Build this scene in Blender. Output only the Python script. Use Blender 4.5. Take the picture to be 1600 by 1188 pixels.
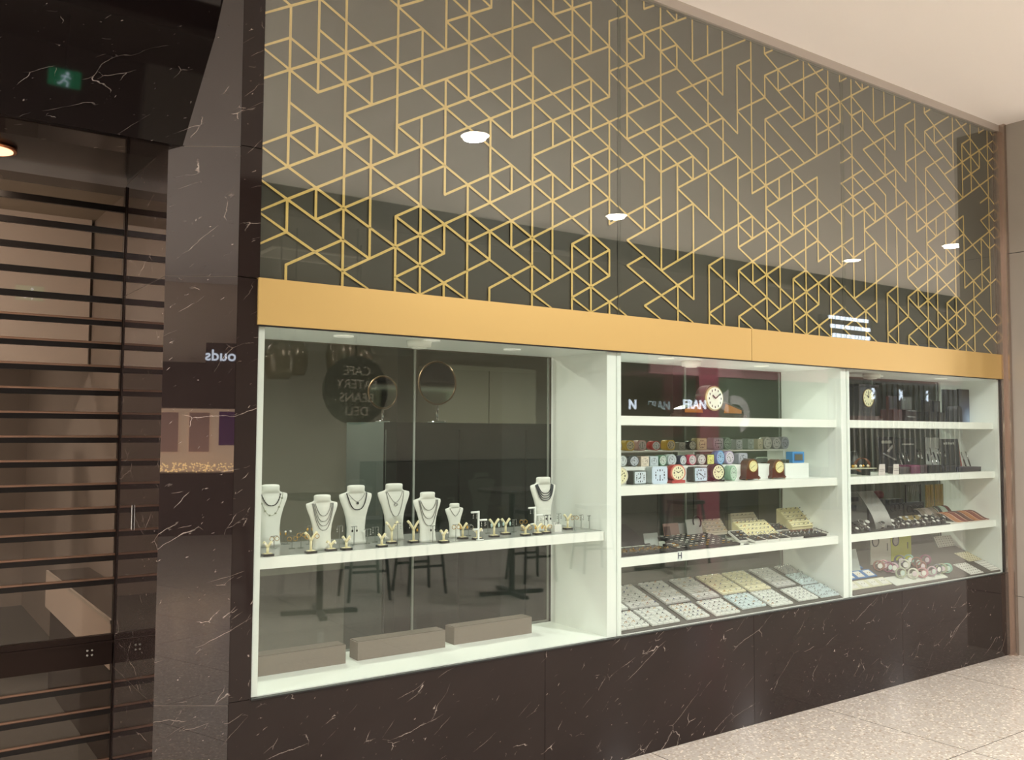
import bpy, math, random
from mathutils import Vector, Matrix
from math import sin, cos, pi, radians
random.seed(7)
for o in list(bpy.data.objects): bpy.data.objects.remove(o)
SC = bpy.context.scene
COL = SC.collection

# ------------------------------------------------------------------ camera
FPX, YAW, PITCH, ROLL = 1426.275, 0.6163410, 0.0558105, 0.0055065
EYE = Vector((0.0, -3.3896, 1.6))
_f = Vector((sin(YAW)*cos(PITCH), cos(YAW)*cos(PITCH), sin(PITCH)))
_r = Vector((cos(YAW), -sin(YAW), 0.0)); _u = _r.cross(_f)
CR = _r*cos(ROLL) + _u*sin(ROLL); CU = -_r*sin(ROLL) + _u*cos(ROLL)
cam = bpy.data.cameras.new('camera'); cam.sensor_fit = 'HORIZONTAL'; cam.sensor_width = 36.0
cam.lens = FPX*36.0/1600.0; cam.clip_start = 0.05; cam.clip_end = 200
co = bpy.data.objects.new('camera', cam); COL.objects.link(co)
m3 = Matrix((CR, CU, -_f)).transposed()
co.matrix_world = Matrix.Translation(EYE) @ m3.to_4x4()
SC.camera = co

# ------------------------------------------------------------------ light and exposure
SC.view_settings.view_transform = 'Standard'; SC.view_settings.look = 'None'
SC.view_settings.gamma = 1.0; SC.view_settings.use_curve_mapping = False
SC.view_settings.exposure = 0.28
W = bpy.data.worlds.new('mall_ambient_fill'); SC.world = W; W.use_nodes = True  # even ambient light added to fill the mall through its open ends
bg = W.node_tree.nodes['Background']; bg.inputs[0].default_value = (1.0, 0.985, 0.965, 1); bg.inputs[1].default_value = 6.5

def lamp(name, loc, power, size, color=(1, .965, .93), spread=160, rot=(0, 0, 0)):
    l = bpy.data.lights.new(name, 'AREA'); l.shape = 'DISK'; l.size = size; l.energy = power; l.color = color
    l.spread = radians(spread)
    o = bpy.data.objects.new(name, l); COL.objects.link(o); o.location = loc; o.rotation_euler = rot
    return o
CEIL = 3.905
DL = [(3.80, -2.48), (6.45, -3.80), (10.75, -2.50), (10.65, -3.82), (-.6, -4.3), (-1.9, -1.0), (-5.4, -1.1), (14.6, -3.8), (14.4, -2.5)]  # those mirrored in the glass first, then more added to brighten the floor
for (x, y) in DL:
    lamp('downlight_lamp', (x, y, CEIL-.035), 110, .16)
# added fill lamps without fixtures: café side, shop interior and the neighbouring shop
for (x, y) in [(2.0, -6.6), (5.5, -7.2), (9.0, -6.6), (12.5, -7.2), (-2, -7.2), (16, -6.6)]:
    lamp('cafe_fill', (x, y, 3.62), 60, .3)
for (x, y) in [(2.2, 2.4), (5.4, 2.4), (8.5, 2.6)]:
    lamp('shop_fill', (x, y, 2.93), 68, .3, (1, .93, .82))
lamp('neighbour_shop_fill', (-.7, 1.5, 2.92), 60, .5, (1, .93, .86), 160, (radians(38), 0, 0))  # added lamp, tilted to lighten the bulkhead behind the shutter
lamp('neighbour_shop_fill', (-0.6, 4.4, 2.9), 42, .5, (1, .93, .86))

# ------------------------------------------------------------------ reading the photo on known planes
def ray(px, py):
    return _f + CR*((px-800.0)/FPX) + CU*((594.0-py)/FPX)
def at(px, py, Y):                       # pixel -> point on the upright plane at depth Y
    d = ray(px, py); return EYE + d*((Y-EYE.y)/d.y)
def on(px, py, Z):                       # pixel -> point on the level plane at height Z
    d = ray(px, py); return EYE + d*((Z-EYE.z)/d.z)
def rect(x0, y0, x1, y1, Y):             # pixel box -> X0, X1, Z0, Z1 on the plane at depth Y
    ym = (y0+y1)/2; xm = (x0+x1)/2
    return at(x0, ym, Y).x, at(x1, ym, Y).x, at(xm, y1, Y).z, at(xm, y0, Y).z

# ------------------------------------------------------------------ materials
def lin(c):
    return tuple(((v/255)/12.92 if v/255 <= .04045 else ((v/255+.055)/1.055)**2.4) for v in c)
_M = {}
def mat(name, rgb, rough=.5, metal=0.0, coat=0.0, emit=0.0, alpha=1.0, spec=.5, noise=0.0, nscale=30, bump=0.0):
    if name in _M: return _M[name]
    m = bpy.data.materials.new(name); m.use_nodes = True; nt = m.node_tree; b = nt.nodes['Principled BSDF']
    c = lin(rgb)
    b.inputs['Base Color'].default_value = (*c, 1); b.inputs['Roughness'].default_value = rough
    b.inputs['Metallic'].default_value = metal; b.inputs['Coat Weight'].default_value = coat
    b.inputs['Specular IOR Level'].default_value = spec
    if emit: b.inputs['Emission Color'].default_value = (*c, 1); b.inputs['Emission Strength'].default_value = emit
    if noise or bump:
        tc = nt.nodes.new('ShaderNodeTexCoord'); nz = nt.nodes.new('ShaderNodeTexNoise'); nz.inputs['Scale'].default_value = nscale
        nt.links.new(tc.outputs['Object'], nz.inputs['Vector'])
        if noise:
            mx = nt.nodes.new('ShaderNodeMix'); mx.data_type = 'RGBA'
            mx.inputs[6].default_value = (*[v*(1-noise) for v in c], 1); mx.inputs[7].default_value = (*[min(1, v*(1+noise)) for v in c], 1)
            nt.links.new(nz.outputs[0], mx.inputs[0]); nt.links.new(mx.outputs[2], b.inputs['Base Color'])
        if bump:
            bp = nt.nodes.new('ShaderNodeBump'); bp.inputs['Strength'].default_value = bump; bp.inputs['Distance'].default_value = .002
            nt.links.new(nz.outputs[0], bp.inputs['Height']); nt.links.new(bp.outputs[0], b.inputs['Normal'])
    _M[name] = m; return m

def glass(name, tint=(1, 1, 1), f0=.045, rough=0.0):
    """clear pane: mirror reflection by a symmetric Schlick term over straight transmission"""
    if name in _M: return _M[name]
    m = bpy.data.materials.new(name); m.use_nodes = True; nt = m.node_tree; nt.nodes.clear()
    N = nt.nodes.new; L = nt.links.new
    g = N('ShaderNodeNewGeometry'); dt = N('ShaderNodeVectorMath'); dt.operation = 'DOT_PRODUCT'
    L(g.outputs['Normal'], dt.inputs[0]); L(g.outputs['Incoming'], dt.inputs[1])
    def M_(op, a, b=None):
        n = N('ShaderNodeMath'); n.operation = op
        for i, v in enumerate((a, b)):
            if v is None: continue
            if isinstance(v, (int, float)): n.inputs[i].default_value = v
            else: L(v, n.inputs[i])
        return n.outputs[0]
    k = M_('POWER', M_('SUBTRACT', 1.0, M_('ABSOLUTE', dt.outputs['Value'])), 5.0)
    fac = M_('ADD', M_('MULTIPLY', k, 1-f0), f0)
    tr = N('ShaderNodeBsdfTransparent'); tr.inputs[0].default_value = (*tint, 1)
    gl = N('ShaderNodeBsdfGlossy'); gl.inputs['Roughness'].default_value = rough
    mx = N('ShaderNodeMixShader'); L(fac, mx.inputs[0]); L(tr.outputs[0], mx.inputs[1]); L(gl.outputs[0], mx.inputs[2])
    out = N('ShaderNodeOutputMaterial'); L(mx.outputs[0], out.inputs[0])
    _M[name] = m; return m

def marble(name, base=(39, 31, 29), vein=(176, 162, 152), rough=.05, spec=.5):
    if name in _M: return _M[name]
    m = bpy.data.materials.new(name); m.use_nodes = True; nt = m.node_tree; b = nt.nodes['Principled BSDF']
    N = nt.nodes.new; L = nt.links.new
    tc = N('ShaderNodeTexCoord'); mp = N('ShaderNodeMapping'); mp0 = N('ShaderNodeMapping'); mp0.inputs['Rotation'].default_value = (0, radians(33), 0)
    mp.inputs['Scale'].default_value = (.9, 1.3, 2.6)
    L(tc.outputs['Object'], mp0.inputs[0]); L(mp0.outputs[0], mp.inputs[0])
    nz = N('ShaderNodeTexNoise'); nz.inputs['Scale'].default_value = 2.2; nz.inputs['Detail'].default_value = 6
    L(mp.outputs[0], nz.inputs['Vector'])
    add = N('ShaderNodeVectorMath'); add.operation = 'MULTIPLY_ADD'; add.inputs[1].default_value = (.28, .28, .28)
    L(nz.outputs['Color'], add.inputs[0]); L(mp.outputs[0], add.inputs[2])
    def veins(scale, w, lo, hi, seedz):
        of = N('ShaderNodeVectorMath'); of.operation = 'ADD'; of.inputs[1].default_value = (seedz, seedz*.7, seedz*1.3)
        L(add.outputs[0], of.inputs[0])
        v = N('ShaderNodeTexVoronoi'); v.feature = 'DISTANCE_TO_EDGE'; v.inputs['Scale'].default_value = scale; L(of.outputs[0], v.inputs['Vector'])
        r = N('ShaderNodeMapRange'); r.inputs[1].default_value = 0; r.inputs[2].default_value = w; r.inputs[3].default_value = 1; r.inputs[4].default_value = 0
        L(v.outputs['Distance'], r.inputs[0])
        k = N('ShaderNodeTexNoise'); k.inputs['Scale'].default_value = scale*1.7; k.inputs['Detail'].default_value = 4; L(of.outputs[0], k.inputs['Vector'])
        q = N('ShaderNodeMapRange'); q.inputs[1].default_value = lo; q.inputs[2].default_value = hi; L(k.outputs[0], q.inputs[0])
        mu = N('ShaderNodeMath'); mu.operation = 'MULTIPLY'; L(r.outputs[0], mu.inputs[0]); L(q.outputs[0], mu.inputs[1]); return mu.outputs[0]
    a = veins(1.9, .0045, .54, .64, 0.0); c = veins(4.4, .0075, .58, .67, 3.7); e = veins(16, .05, .67, .72, 9.1)
    s = N('ShaderNodeMath'); s.operation = 'MAXIMUM'; L(a, s.inputs[0]); L(c, s.inputs[1])
    s2 = N('ShaderNodeMath'); s2.operation = 'MAXIMUM'; L(s.outputs[0], s2.inputs[0]); L(e, s2.inputs[1])
    cl = N('ShaderNodeMix'); cl.data_type = 'RGBA'; cb = lin(base)
    cl.inputs[6].default_value = (*[v*.8 for v in cb], 1); cl.inputs[7].default_value = (*[v*1.25 for v in cb], 1)
    L(nz.outputs[0], cl.inputs[0])
    mx = N('ShaderNodeMix'); mx.data_type = 'RGBA'; mx.inputs[7].default_value = (*lin(vein), 1)
    L(s2.outputs[0], mx.inputs[0]); L(cl.outputs[2], mx.inputs[6]); L(mx.outputs[2], b.inputs['Base Color'])
    b.inputs['Roughness'].default_value = rough; b.inputs['Specular IOR Level'].default_value = spec
    _M[name] = m; return m

def terrazzo(name, base=(178, 171, 161)):
    m = bpy.data.materials.new(name); m.use_nodes = True; nt = m.node_tree; b = nt.nodes['Principled BSDF']
    N = nt.nodes.new; L = nt.links.new
    tc = N('ShaderNodeTexCoord')
    v = N('ShaderNodeTexVoronoi'); v.inputs['Scale'].default_value = 95; L(tc.outputs['Object'], v.inputs['Vector'])
    rp = N('ShaderNodeValToRGB'); cb = lin(base); el = rp.color_ramp.elements
    sx = N('ShaderNodeSeparateColor'); L(v.outputs['Color'], sx.inputs[0]); L(sx.outputs[0], rp.inputs[0])
    el[0].position = 0.0; el[0].color = (*lin((160, 146, 130)), 1); el[1].position = .22; el[1].color = (*cb, 1)
    e = el.new(.82); e.color = (*cb, 1); e = el.new(1.0); e.color = (*lin((226, 214, 198)), 1)
    # tile joints 1.345 m by 0.897 m
    sp = N('ShaderNodeSeparateXYZ'); L(tc.outputs['Object'], sp.inputs[0])
    def joint(out, off, per):
        a = N('ShaderNodeMath'); a.operation = 'SUBTRACT'; L(out, a.inputs[0]); a.inputs[1].default_value = off
        w = N('ShaderNodeMath'); w.operation = 'PINGPONG'; L(a.outputs[0], w.inputs[0]); w.inputs[1].default_value = per/2
        c = N('ShaderNodeMath'); c.operation = 'LESS_THAN'; L(w.outputs[0], c.inputs[0]); c.inputs[1].default_value = .0022; return c.outputs[0]
    jx = joint(sp.outputs[0], 3.262, 1.345); jy = joint(sp.outputs[1], -.895, .897)
    mxm = N('ShaderNodeMath'); mxm.operation = 'MAXIMUM'; L(jx, mxm.inputs[0]); L(jy, mxm.inputs[1])
    mx = N('ShaderNodeMix'); mx.data_type = 'RGBA'; L(mxm.outputs[0], mx.inputs[0]); L(rp.outputs[0], mx.inputs[6]); mx.inputs[7].default_value = (*lin((70, 60, 52)), 1)
    L(mx.outputs[2], b.inputs['Base Color']); b.inputs['Roughness'].default_value = .16
    _M[name] = m; return m

MARB = marble('dark_marble', base=(38, 30, 28), rough=.012, spec=.9); MARBF = marble('dark_marble_base', spec=.3); TERR = terrazzo('terrazzo')
CEILM = mat('ceiling_paint', (249, 243, 238), .85)
WHITE = mat('white_laminate', (240, 244, 240), .35)
WHITE2 = mat('white_laminate_edge', (246, 248, 242), .3)
GOLDB = mat('brushed_gold', (204, 172, 108), .42, metal=.6)
BRONZE = mat('bronze_trim', (176, 160, 148), .25, metal=.85)
STEEL = mat('steel', (190, 190, 186), .25, metal=1)
CHROME = mat('chrome', (225, 225, 225), .08, metal=1)
BLACK = mat('black_plastic', (24, 24, 25), .35)
BLACKV = mat('black_velvet', (22, 21, 22), .8)
GOLD = mat('gold', (226, 178, 90), .25, metal=1)
SILVER = mat('silver', (205, 205, 205), .2, metal=1)
CREAM = mat('cream_leather', (232, 222, 180), .5)
CREAMC = mat('cream_card', (224, 214, 176), .6)
GLASS = glass('clear_glass', (.955, .98, .965), .07)
DGLASS = glass('grey_sliding_glass', (.80, .85, .81), .022)
ACRY = glass('clear_acrylic', (.93, .95, .93), .06)

# ------------------------------------------------------------------ mesh builder
class MB:
    def __init__(s): s.v = []; s.f = []; s.m = []; s.sm = []; s.t = None
    def _add(s, vs, fs, mi=0, smooth=False):
        b = len(s.v)
        for p in vs:
            p = Vector(p); s.v.append(s.t @ p if s.t is not None else p)
        for f in fs: s.f.append(tuple(b+i for i in f)); s.m.append(mi); s.sm.append(smooth)
        return s
    def box(s, x0, x1, y0, y1, z0, z1, mi=0):
        vs = [(x, y, z) for z in (z0, z1) for y in (y0, y1) for x in (x0, x1)]
        return s._add(vs, [(0, 2, 3, 1), (4, 5, 7, 6), (0, 1, 5, 4), (2, 6, 7, 3), (0, 4, 6, 2), (1, 3, 7, 5)], mi)
    def hexa(s, p, mi=0):                 # 4 bottom, 4 top corners
        return s._add(p, [(3, 2, 1, 0), (4, 5, 6, 7), (0, 1, 5, 4), (1, 2, 6, 5), (2, 3, 7, 6), (3, 0, 4, 7)], mi)
    def prism(s, poly, a0, a1, axis='y', mi=0, smooth=False):
        n = len(poly)
        def P(u, w, a): return {'y': (u, a, w), 'z': (u, w, a), 'x': (a, u, w)}[axis]
        vs = [P(u, w, a0) for u, w in poly] + [P(u, w, a1) for u, w in poly]
        b = len(s.v); s._add(vs, [tuple(range(n)), tuple(range(2*n-1, n-1, -1))], mi)
        for i in range(n):
            j = (i+1) % n; s.f.append((b+i, b+n+i, b+n+j, b+j)); s.m.append(mi); s.sm.append(smooth)
        return s
    def rbox(s, x0, x1, y0, y1, z0, z1, r, mi=0, seg=4, axis='y'):   # rounded outline seen along axis
        if axis == 'y': a0, a1, b0, b1, c0, c1 = x0, x1, z0, z1, y0, y1
        else: a0, a1, b0, b1, c0, c1 = x0, x1, y0, y1, z0, z1
        r = min(r, (a1-a0)/2*.999, (b1-b0)/2*.999); poly = []
        for cx, cz, a in ((a1-r, b1-r, 0), (a0+r, b1-r, 90), (a0+r, b0+r, 180), (a1-r, b0+r, 270)):
            for k in range(seg+1):
                t = radians(a+90*k/seg); poly.append((cx+r*cos(t), cz+r*sin(t)))
        return s.prism(poly, c0, c1, axis, mi)
    def cyl(s, p0, p1, r0, r1=None, seg=16, mi=0, caps=True, sx=1.0):
        r1 = r0 if r1 is None else r1; p0 = Vector(p0); p1 = Vector(p1); d = (p1-p0).normalized()
        a = d.orthogonal().normalized() if abs(d.z) < .99 else Vector((1, 0, 0))
        if abs(d.z) < .99: a = Vector((0, 0, 1)).cross(d).normalized()
        c = d.cross(a)
        vs = []
        for p, r in ((p0, r0), (p1, r1)):
            for k in range(seg):
                t = 2*pi*k/seg; vs.append(p + a*(r*sx*cos(t)) + c*(r*sin(t)))
        fs = [(k, (k+1) % seg, seg+(k+1) % seg, seg+k) for k in range(seg)]
        s._add(vs, fs, mi, True)
        if caps:
            b = len(s.v)-2*seg
            s.f.append(tuple(b+k for k in range(seg-1, -1, -1))); s.m.append(mi); s.sm.append(False)
            s.f.append(tuple(b+seg+k for k in range(seg))); s.m.append(mi); s.sm.append(False)
        return s
    def tube(s, pts, r, seg=8, mi=0, closed=False):
        pts = [Vector(p) for p in pts]; n = len(pts); vs = []; prev = None
        for i, p in enumerate(pts):
            if closed: d = pts[(i+1) % n]-pts[i-1]
            else: d = pts[min(i+1, n-1)]-pts[max(i-1, 0)]
            d.normalize()
            a = (prev - d*prev.dot(d)) if prev is not None else d.orthogonal()
            a.normalize(); prev = a; c = d.cross(a); rr = r[i] if isinstance(r, (list, tuple)) else r
            for k in range(seg):
                t = 2*pi*k/seg; vs.append(p+a*(rr*cos(t))+c*(rr*sin(t)))
        fs = []
        for i in range(n if closed else n-1):
            j = (i+1) % n
            for k in range(seg): fs.append((i*seg+k, i*seg+(k+1) % seg, j*seg+(k+1) % seg, j*seg+k))
        if not closed: fs += [tuple(range(seg-1, -1, -1)), tuple((n-1)*seg+k for k in range(seg))]
        return s._add(vs, fs, mi, True)
    def loft(s, rings, mi=0, smooth=True, caps=True):
        n = len(rings[0]); vs = [p for r in rings for p in r]; fs = []
        for i in range(len(rings)-1):
            for k in range(n): fs.append((i*n+k, i*n+(k+1) % n, (i+1)*n+(k+1) % n, (i+1)*n+k))
        s._add(vs, fs, mi, smooth)
        if caps:
            b = len(s.v)-len(vs)
            s.f.append(tuple(b+k for k in range(n-1, -1, -1))); s.m.append(mi); s.sm.append(False)
            s.f.append(tuple(b+(len(rings)-1)*n+k for k in range(n))); s.m.append(mi); s.sm.append(False)
        return s
    def sphere(s, c, r, seg=10, rings=6, mi=0, sz=1.0):
        c = Vector(c); R = []
        for i in range(rings+1):
            t = pi*i/rings; R.append([c+Vector((r*sin(t)*cos(2*pi*k/seg), r*sin(t)*sin(2*pi*k/seg), -r*sz*cos(t))) for k in range(seg)])
        return s.loft(R, mi, True, False)
    def torus(s, c, R, r, n=(0, 1, 0), seg=16, ts=6, mi=0, a0=0, a1=2*pi):
        c = Vector(c); n = Vector(n).normalized(); a = n.orthogonal().normalized() if abs(n.z) > .9 else Vector((0, 0, 1)).cross(n).normalized(); b = n.cross(a)
        full = abs(a1-a0-2*pi) < 1e-6; k = seg if full else seg+1
        return s.tube([c+a*(R*cos(a0+(a1-a0)*i/seg))+b*(R*sin(a0+(a1-a0)*i/seg)) for i in range(k)], r, ts, mi, full)
    def build(s, name, mats, parent=None, loc=None):
        me = bpy.data.meshes.new(name); me.from_pydata([tuple(v) for v in s.v], [], s.f)
        if not isinstance(mats, (list, tuple)): mats = [mats]
        for m in mats: me.materials.append(m)
        for i, p in enumerate(me.polygons): p.material_index = s.m[i]; p.use_smooth = s.sm[i]
        me.update()
        o = bpy.data.objects.new(name, me); COL.objects.link(o)
        if parent: o.parent = parent
        if loc is not None: o.location = loc
        return o
def tag(o, label, cat, group=None):
    o['label'] = label; o['category'] = cat
    if group: o['group'] = group
    return o
def thing(name, label, cat, loc=(0, 0, 0), rz=0, group=None):
    o = bpy.data.objects.new(name, None); COL.objects.link(o); o.location = loc; o.rotation_euler = (0, 0, rz)
    o.empty_display_size = .05; return tag(o, label, cat, group)
def struct(o): o['kind'] = 'structure'; return o
def dup(root, loc, rz=None, label=None, group=None):
    r = root.copy(); COL.objects.link(r); r.location = loc
    if rz is not None: r.rotation_euler = (0, 0, rz)
    if label: r['label'] = label
    if group: r['group'] = group
    for ch in root.children:
        c = ch.copy(); COL.objects.link(c); c.parent = r
        for g in ch.children:
            d = g.copy(); COL.objects.link(d); d.parent = c
    return r
def text(name, body, size, m, parent=None, loc=(0, 0, 0), rot=(pi/2, 0, 0), ext=.004, align='CENTER', bold=0.0):
    cu = bpy.data.curves.new(name, 'FONT'); cu.body = body; cu.size = size; cu.extrude = ext; cu.offset = bold
    cu.align_x = align; cu.align_y = 'CENTER'; cu.resolution_u = 3
    t = bpy.data.objects.new(name, cu); COL.objects.link(t)
    me = bpy.data.meshes.new_from_object(t.evaluated_get(bpy.context.evaluated_depsgraph_get()))
    bpy.data.objects.remove(t); me.materials.clear(); me.materials.append(m)
    o = bpy.data.objects.new(name, me); COL.objects.link(o); o.location = loc; o.rotation_euler = rot
    if parent: o.parent = parent
    return o

# ================================================================== THE SETTING
SILL = .597; BB, BT = 2.0, 2.18; GT = 3.85
XL, XR = 1.216, 6.80                       # ends of the window opening
J1, J2 = 3.047, 4.94                        # partitions between the bays
struct(MB().box(-40, 50, -50, 0.9, -.1, 0).build('floor', TERR))  # carried far past the mall ends to bounce light up to the ceiling
struct(MB().box(-4, 13.9, .9, 8, -.1, 0).box(1.25, 13.9, .5, .9, 0, .004).build('floor_shop', mat('shop_carpet', (92, 88, 82), .9)))
struct(MB().box(-9, 24, -4.78, .5, CEIL, CEIL+.1).box(-9, -3, -10.2, -4.78, CEIL, CEIL+.1).build('ceiling', CEILM))
struct(MB().box(-3, 24, -10.2, -4.78, 3.68, 3.9).build('ceiling_cafe', mat('cafe_ceiling', (84, 78, 70), .8)))
struct(MB().box(-4, 13.9, .5, 8, 3.0, 3.1).build('ceiling_shop', mat('shop_ceiling', (190, 184, 172), .8)))
# marble base under the windows, in slabs with thin joints
mb = MB(); cuts = [1.13, 2.597, 4.045, 5.484, 6.835]
for a, b in zip(cuts, cuts[1:]): mb.box(a+.0012, b-.0012, 0, .05, 0, SILL-.004)
mb.box(1.131, 1.2145, 0, .05, SILL-.002, 2.175).box(1.131, 1.2145, 0, .05, 2.179, 2.68).box(1.131, 1.2145, 0, .05, 2.683, CEIL)
struct(mb.build('wall_front', MARBF))
struct(MB().box(1.14, 6.83, .02, .045, 0, SILL-.006).box(1.135, 1.21, .02, .045, .5, CEIL).build('wall_front_grout', mat('pale_grout', (150, 138, 126), .8)))
struct(MB().box(XL, 6.80, .04, .48, .3, SILL-.002).build('wall_front_core', mat('plain_board', (90, 84, 78), .8)))
# splayed marble pier on the left, jamb turning into the recess
C1 = (1.13, 0.0); C2 = (.905, .155); JB = .83
mb = MB()
for z0, z1 in ((0, .583), (.5855, 2.176), (2.178, 2.674), (2.677, CEIL)):
    mb.prism([C1, C2, (C2[0], JB), (1.10, JB), (1.13, .3)], z0, z1, 'z')
struct(mb.build('wall_left', MARB))
gq = .004
struct(MB().prism([(C1[0]-.001, gq), (C2[0]+.003, C2[1]+.002), (C2[0]+.003, JB), (1.1, JB)], .5, CEIL, 'z').build('wall_left_grout', mat('pale_grout', (150, 138, 126), .8)))
# leaning marble fascia above the recess and the dark soffit behind its lower edge
FZ = 2.675
mb = MB(); mb.hexa([(-8, .125, FZ), (1.0, .125, FZ), (1.0, .35, FZ), (-8, .35, FZ), (-8, -.06, CEIL), (1.12, -.06, CEIL), (1.12, .35, CEIL), (-8, .35, CEIL)])
struct(mb.build('wall_fascia', marble('black_marble', (22, 17, 17), (160, 150, 145), .03)))
struct(MB().box(-8, .95, .14, 1.1, FZ+.01, FZ+.04).build('ceiling_recess', mat('black_soffit', (18, 15, 15), .25)))
struct(MB().box(-8, 1.0, 1.1, 1.15, 2.70, 3.0).build('wall_header', BLACK))
# recessed warm downlight in the soffit
p = on(-12, 233, FZ); t = thing('recess_downlight', 'warm lit round downlight in the dark soffit above the roller shutter', 'ceiling light', (p.x, p.y, FZ+.008))
MB().cyl((0, 0, -.012), (0, 0, .002), .085, seg=28).build('trim_ring', mat('copper_ring', (200, 130, 90), .3, metal=1), t)
MB().cyl((0, 0, -.014), (0, 0, -.010), .072, seg=28).build('diffuser', mat('warm_lamp', (255, 196, 150), .5, emit=1.6), t)
lamp('recess_lamp', (p.x, p.y, FZ-.03), 3, .12, (1, .75, .55))
# right: bronze trim and the grey pier that returns toward the walkway
struct(MB().box(6.802, 6.84, -.022, .03, 0, GT).box(6.84, 6.872, -.05, .03, 0, CEIL-.0).build('trim_right', BRONZE))
mb = MB()
for z0, z1 in ((0, .42), (.424, 2.93), (2.934, CEIL)): mb.box(6.876, 8.2, -.33, .5, z0, z1)
struct(mb.build('wall_right', mat('taupe_panel', (156, 148, 138), .22, noise=.06, nscale=4)))
struct(MB().box(6.88, 8.1, -.325, .49, 0, CEIL).build('wall_right_core', BLACK))
struct(MB().box(8.2, 24, -.33, .5, 0, CEIL).build('wall_right_far', mat('beige_wall', (190, 176, 158), .5)))
# ceiling trim above the glass
struct(MB().box(1.0, 6.87, -.012, .06, GT+.004, CEIL).build('trim_ceiling', mat('aluminium_trim', (196, 188, 180), .35, metal=.3)))
struct(MB().box(1.216, 6.80, .03, .06, BT-.02, GT+.004).build('wall_upper_core', BLACK))
struct(MB().box(6.80, 6.88, .03, .5, 0, CEIL).box(1.12, 1.216, .05, .5, 2.0, CEIL).box(1.2, 6.85, .06, .5, 2.06, CEIL).build('wall_upper_mass', BLACK))

# ------------------------------------------------------------------ gold band (two lengths)
for a, b, lab in ((XL-.008, 4.034, 'brushed gold metal band, longer left length, running under the patterned glass'), (4.037, 6.80, 'brushed gold metal band, right length ending at the bronze corner trim')):
    tag(MB().box(a, b, -.012, .028, BB, BT).build('metal_band', GOLDB), lab, 'metal band', 'gold band lengths')

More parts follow.
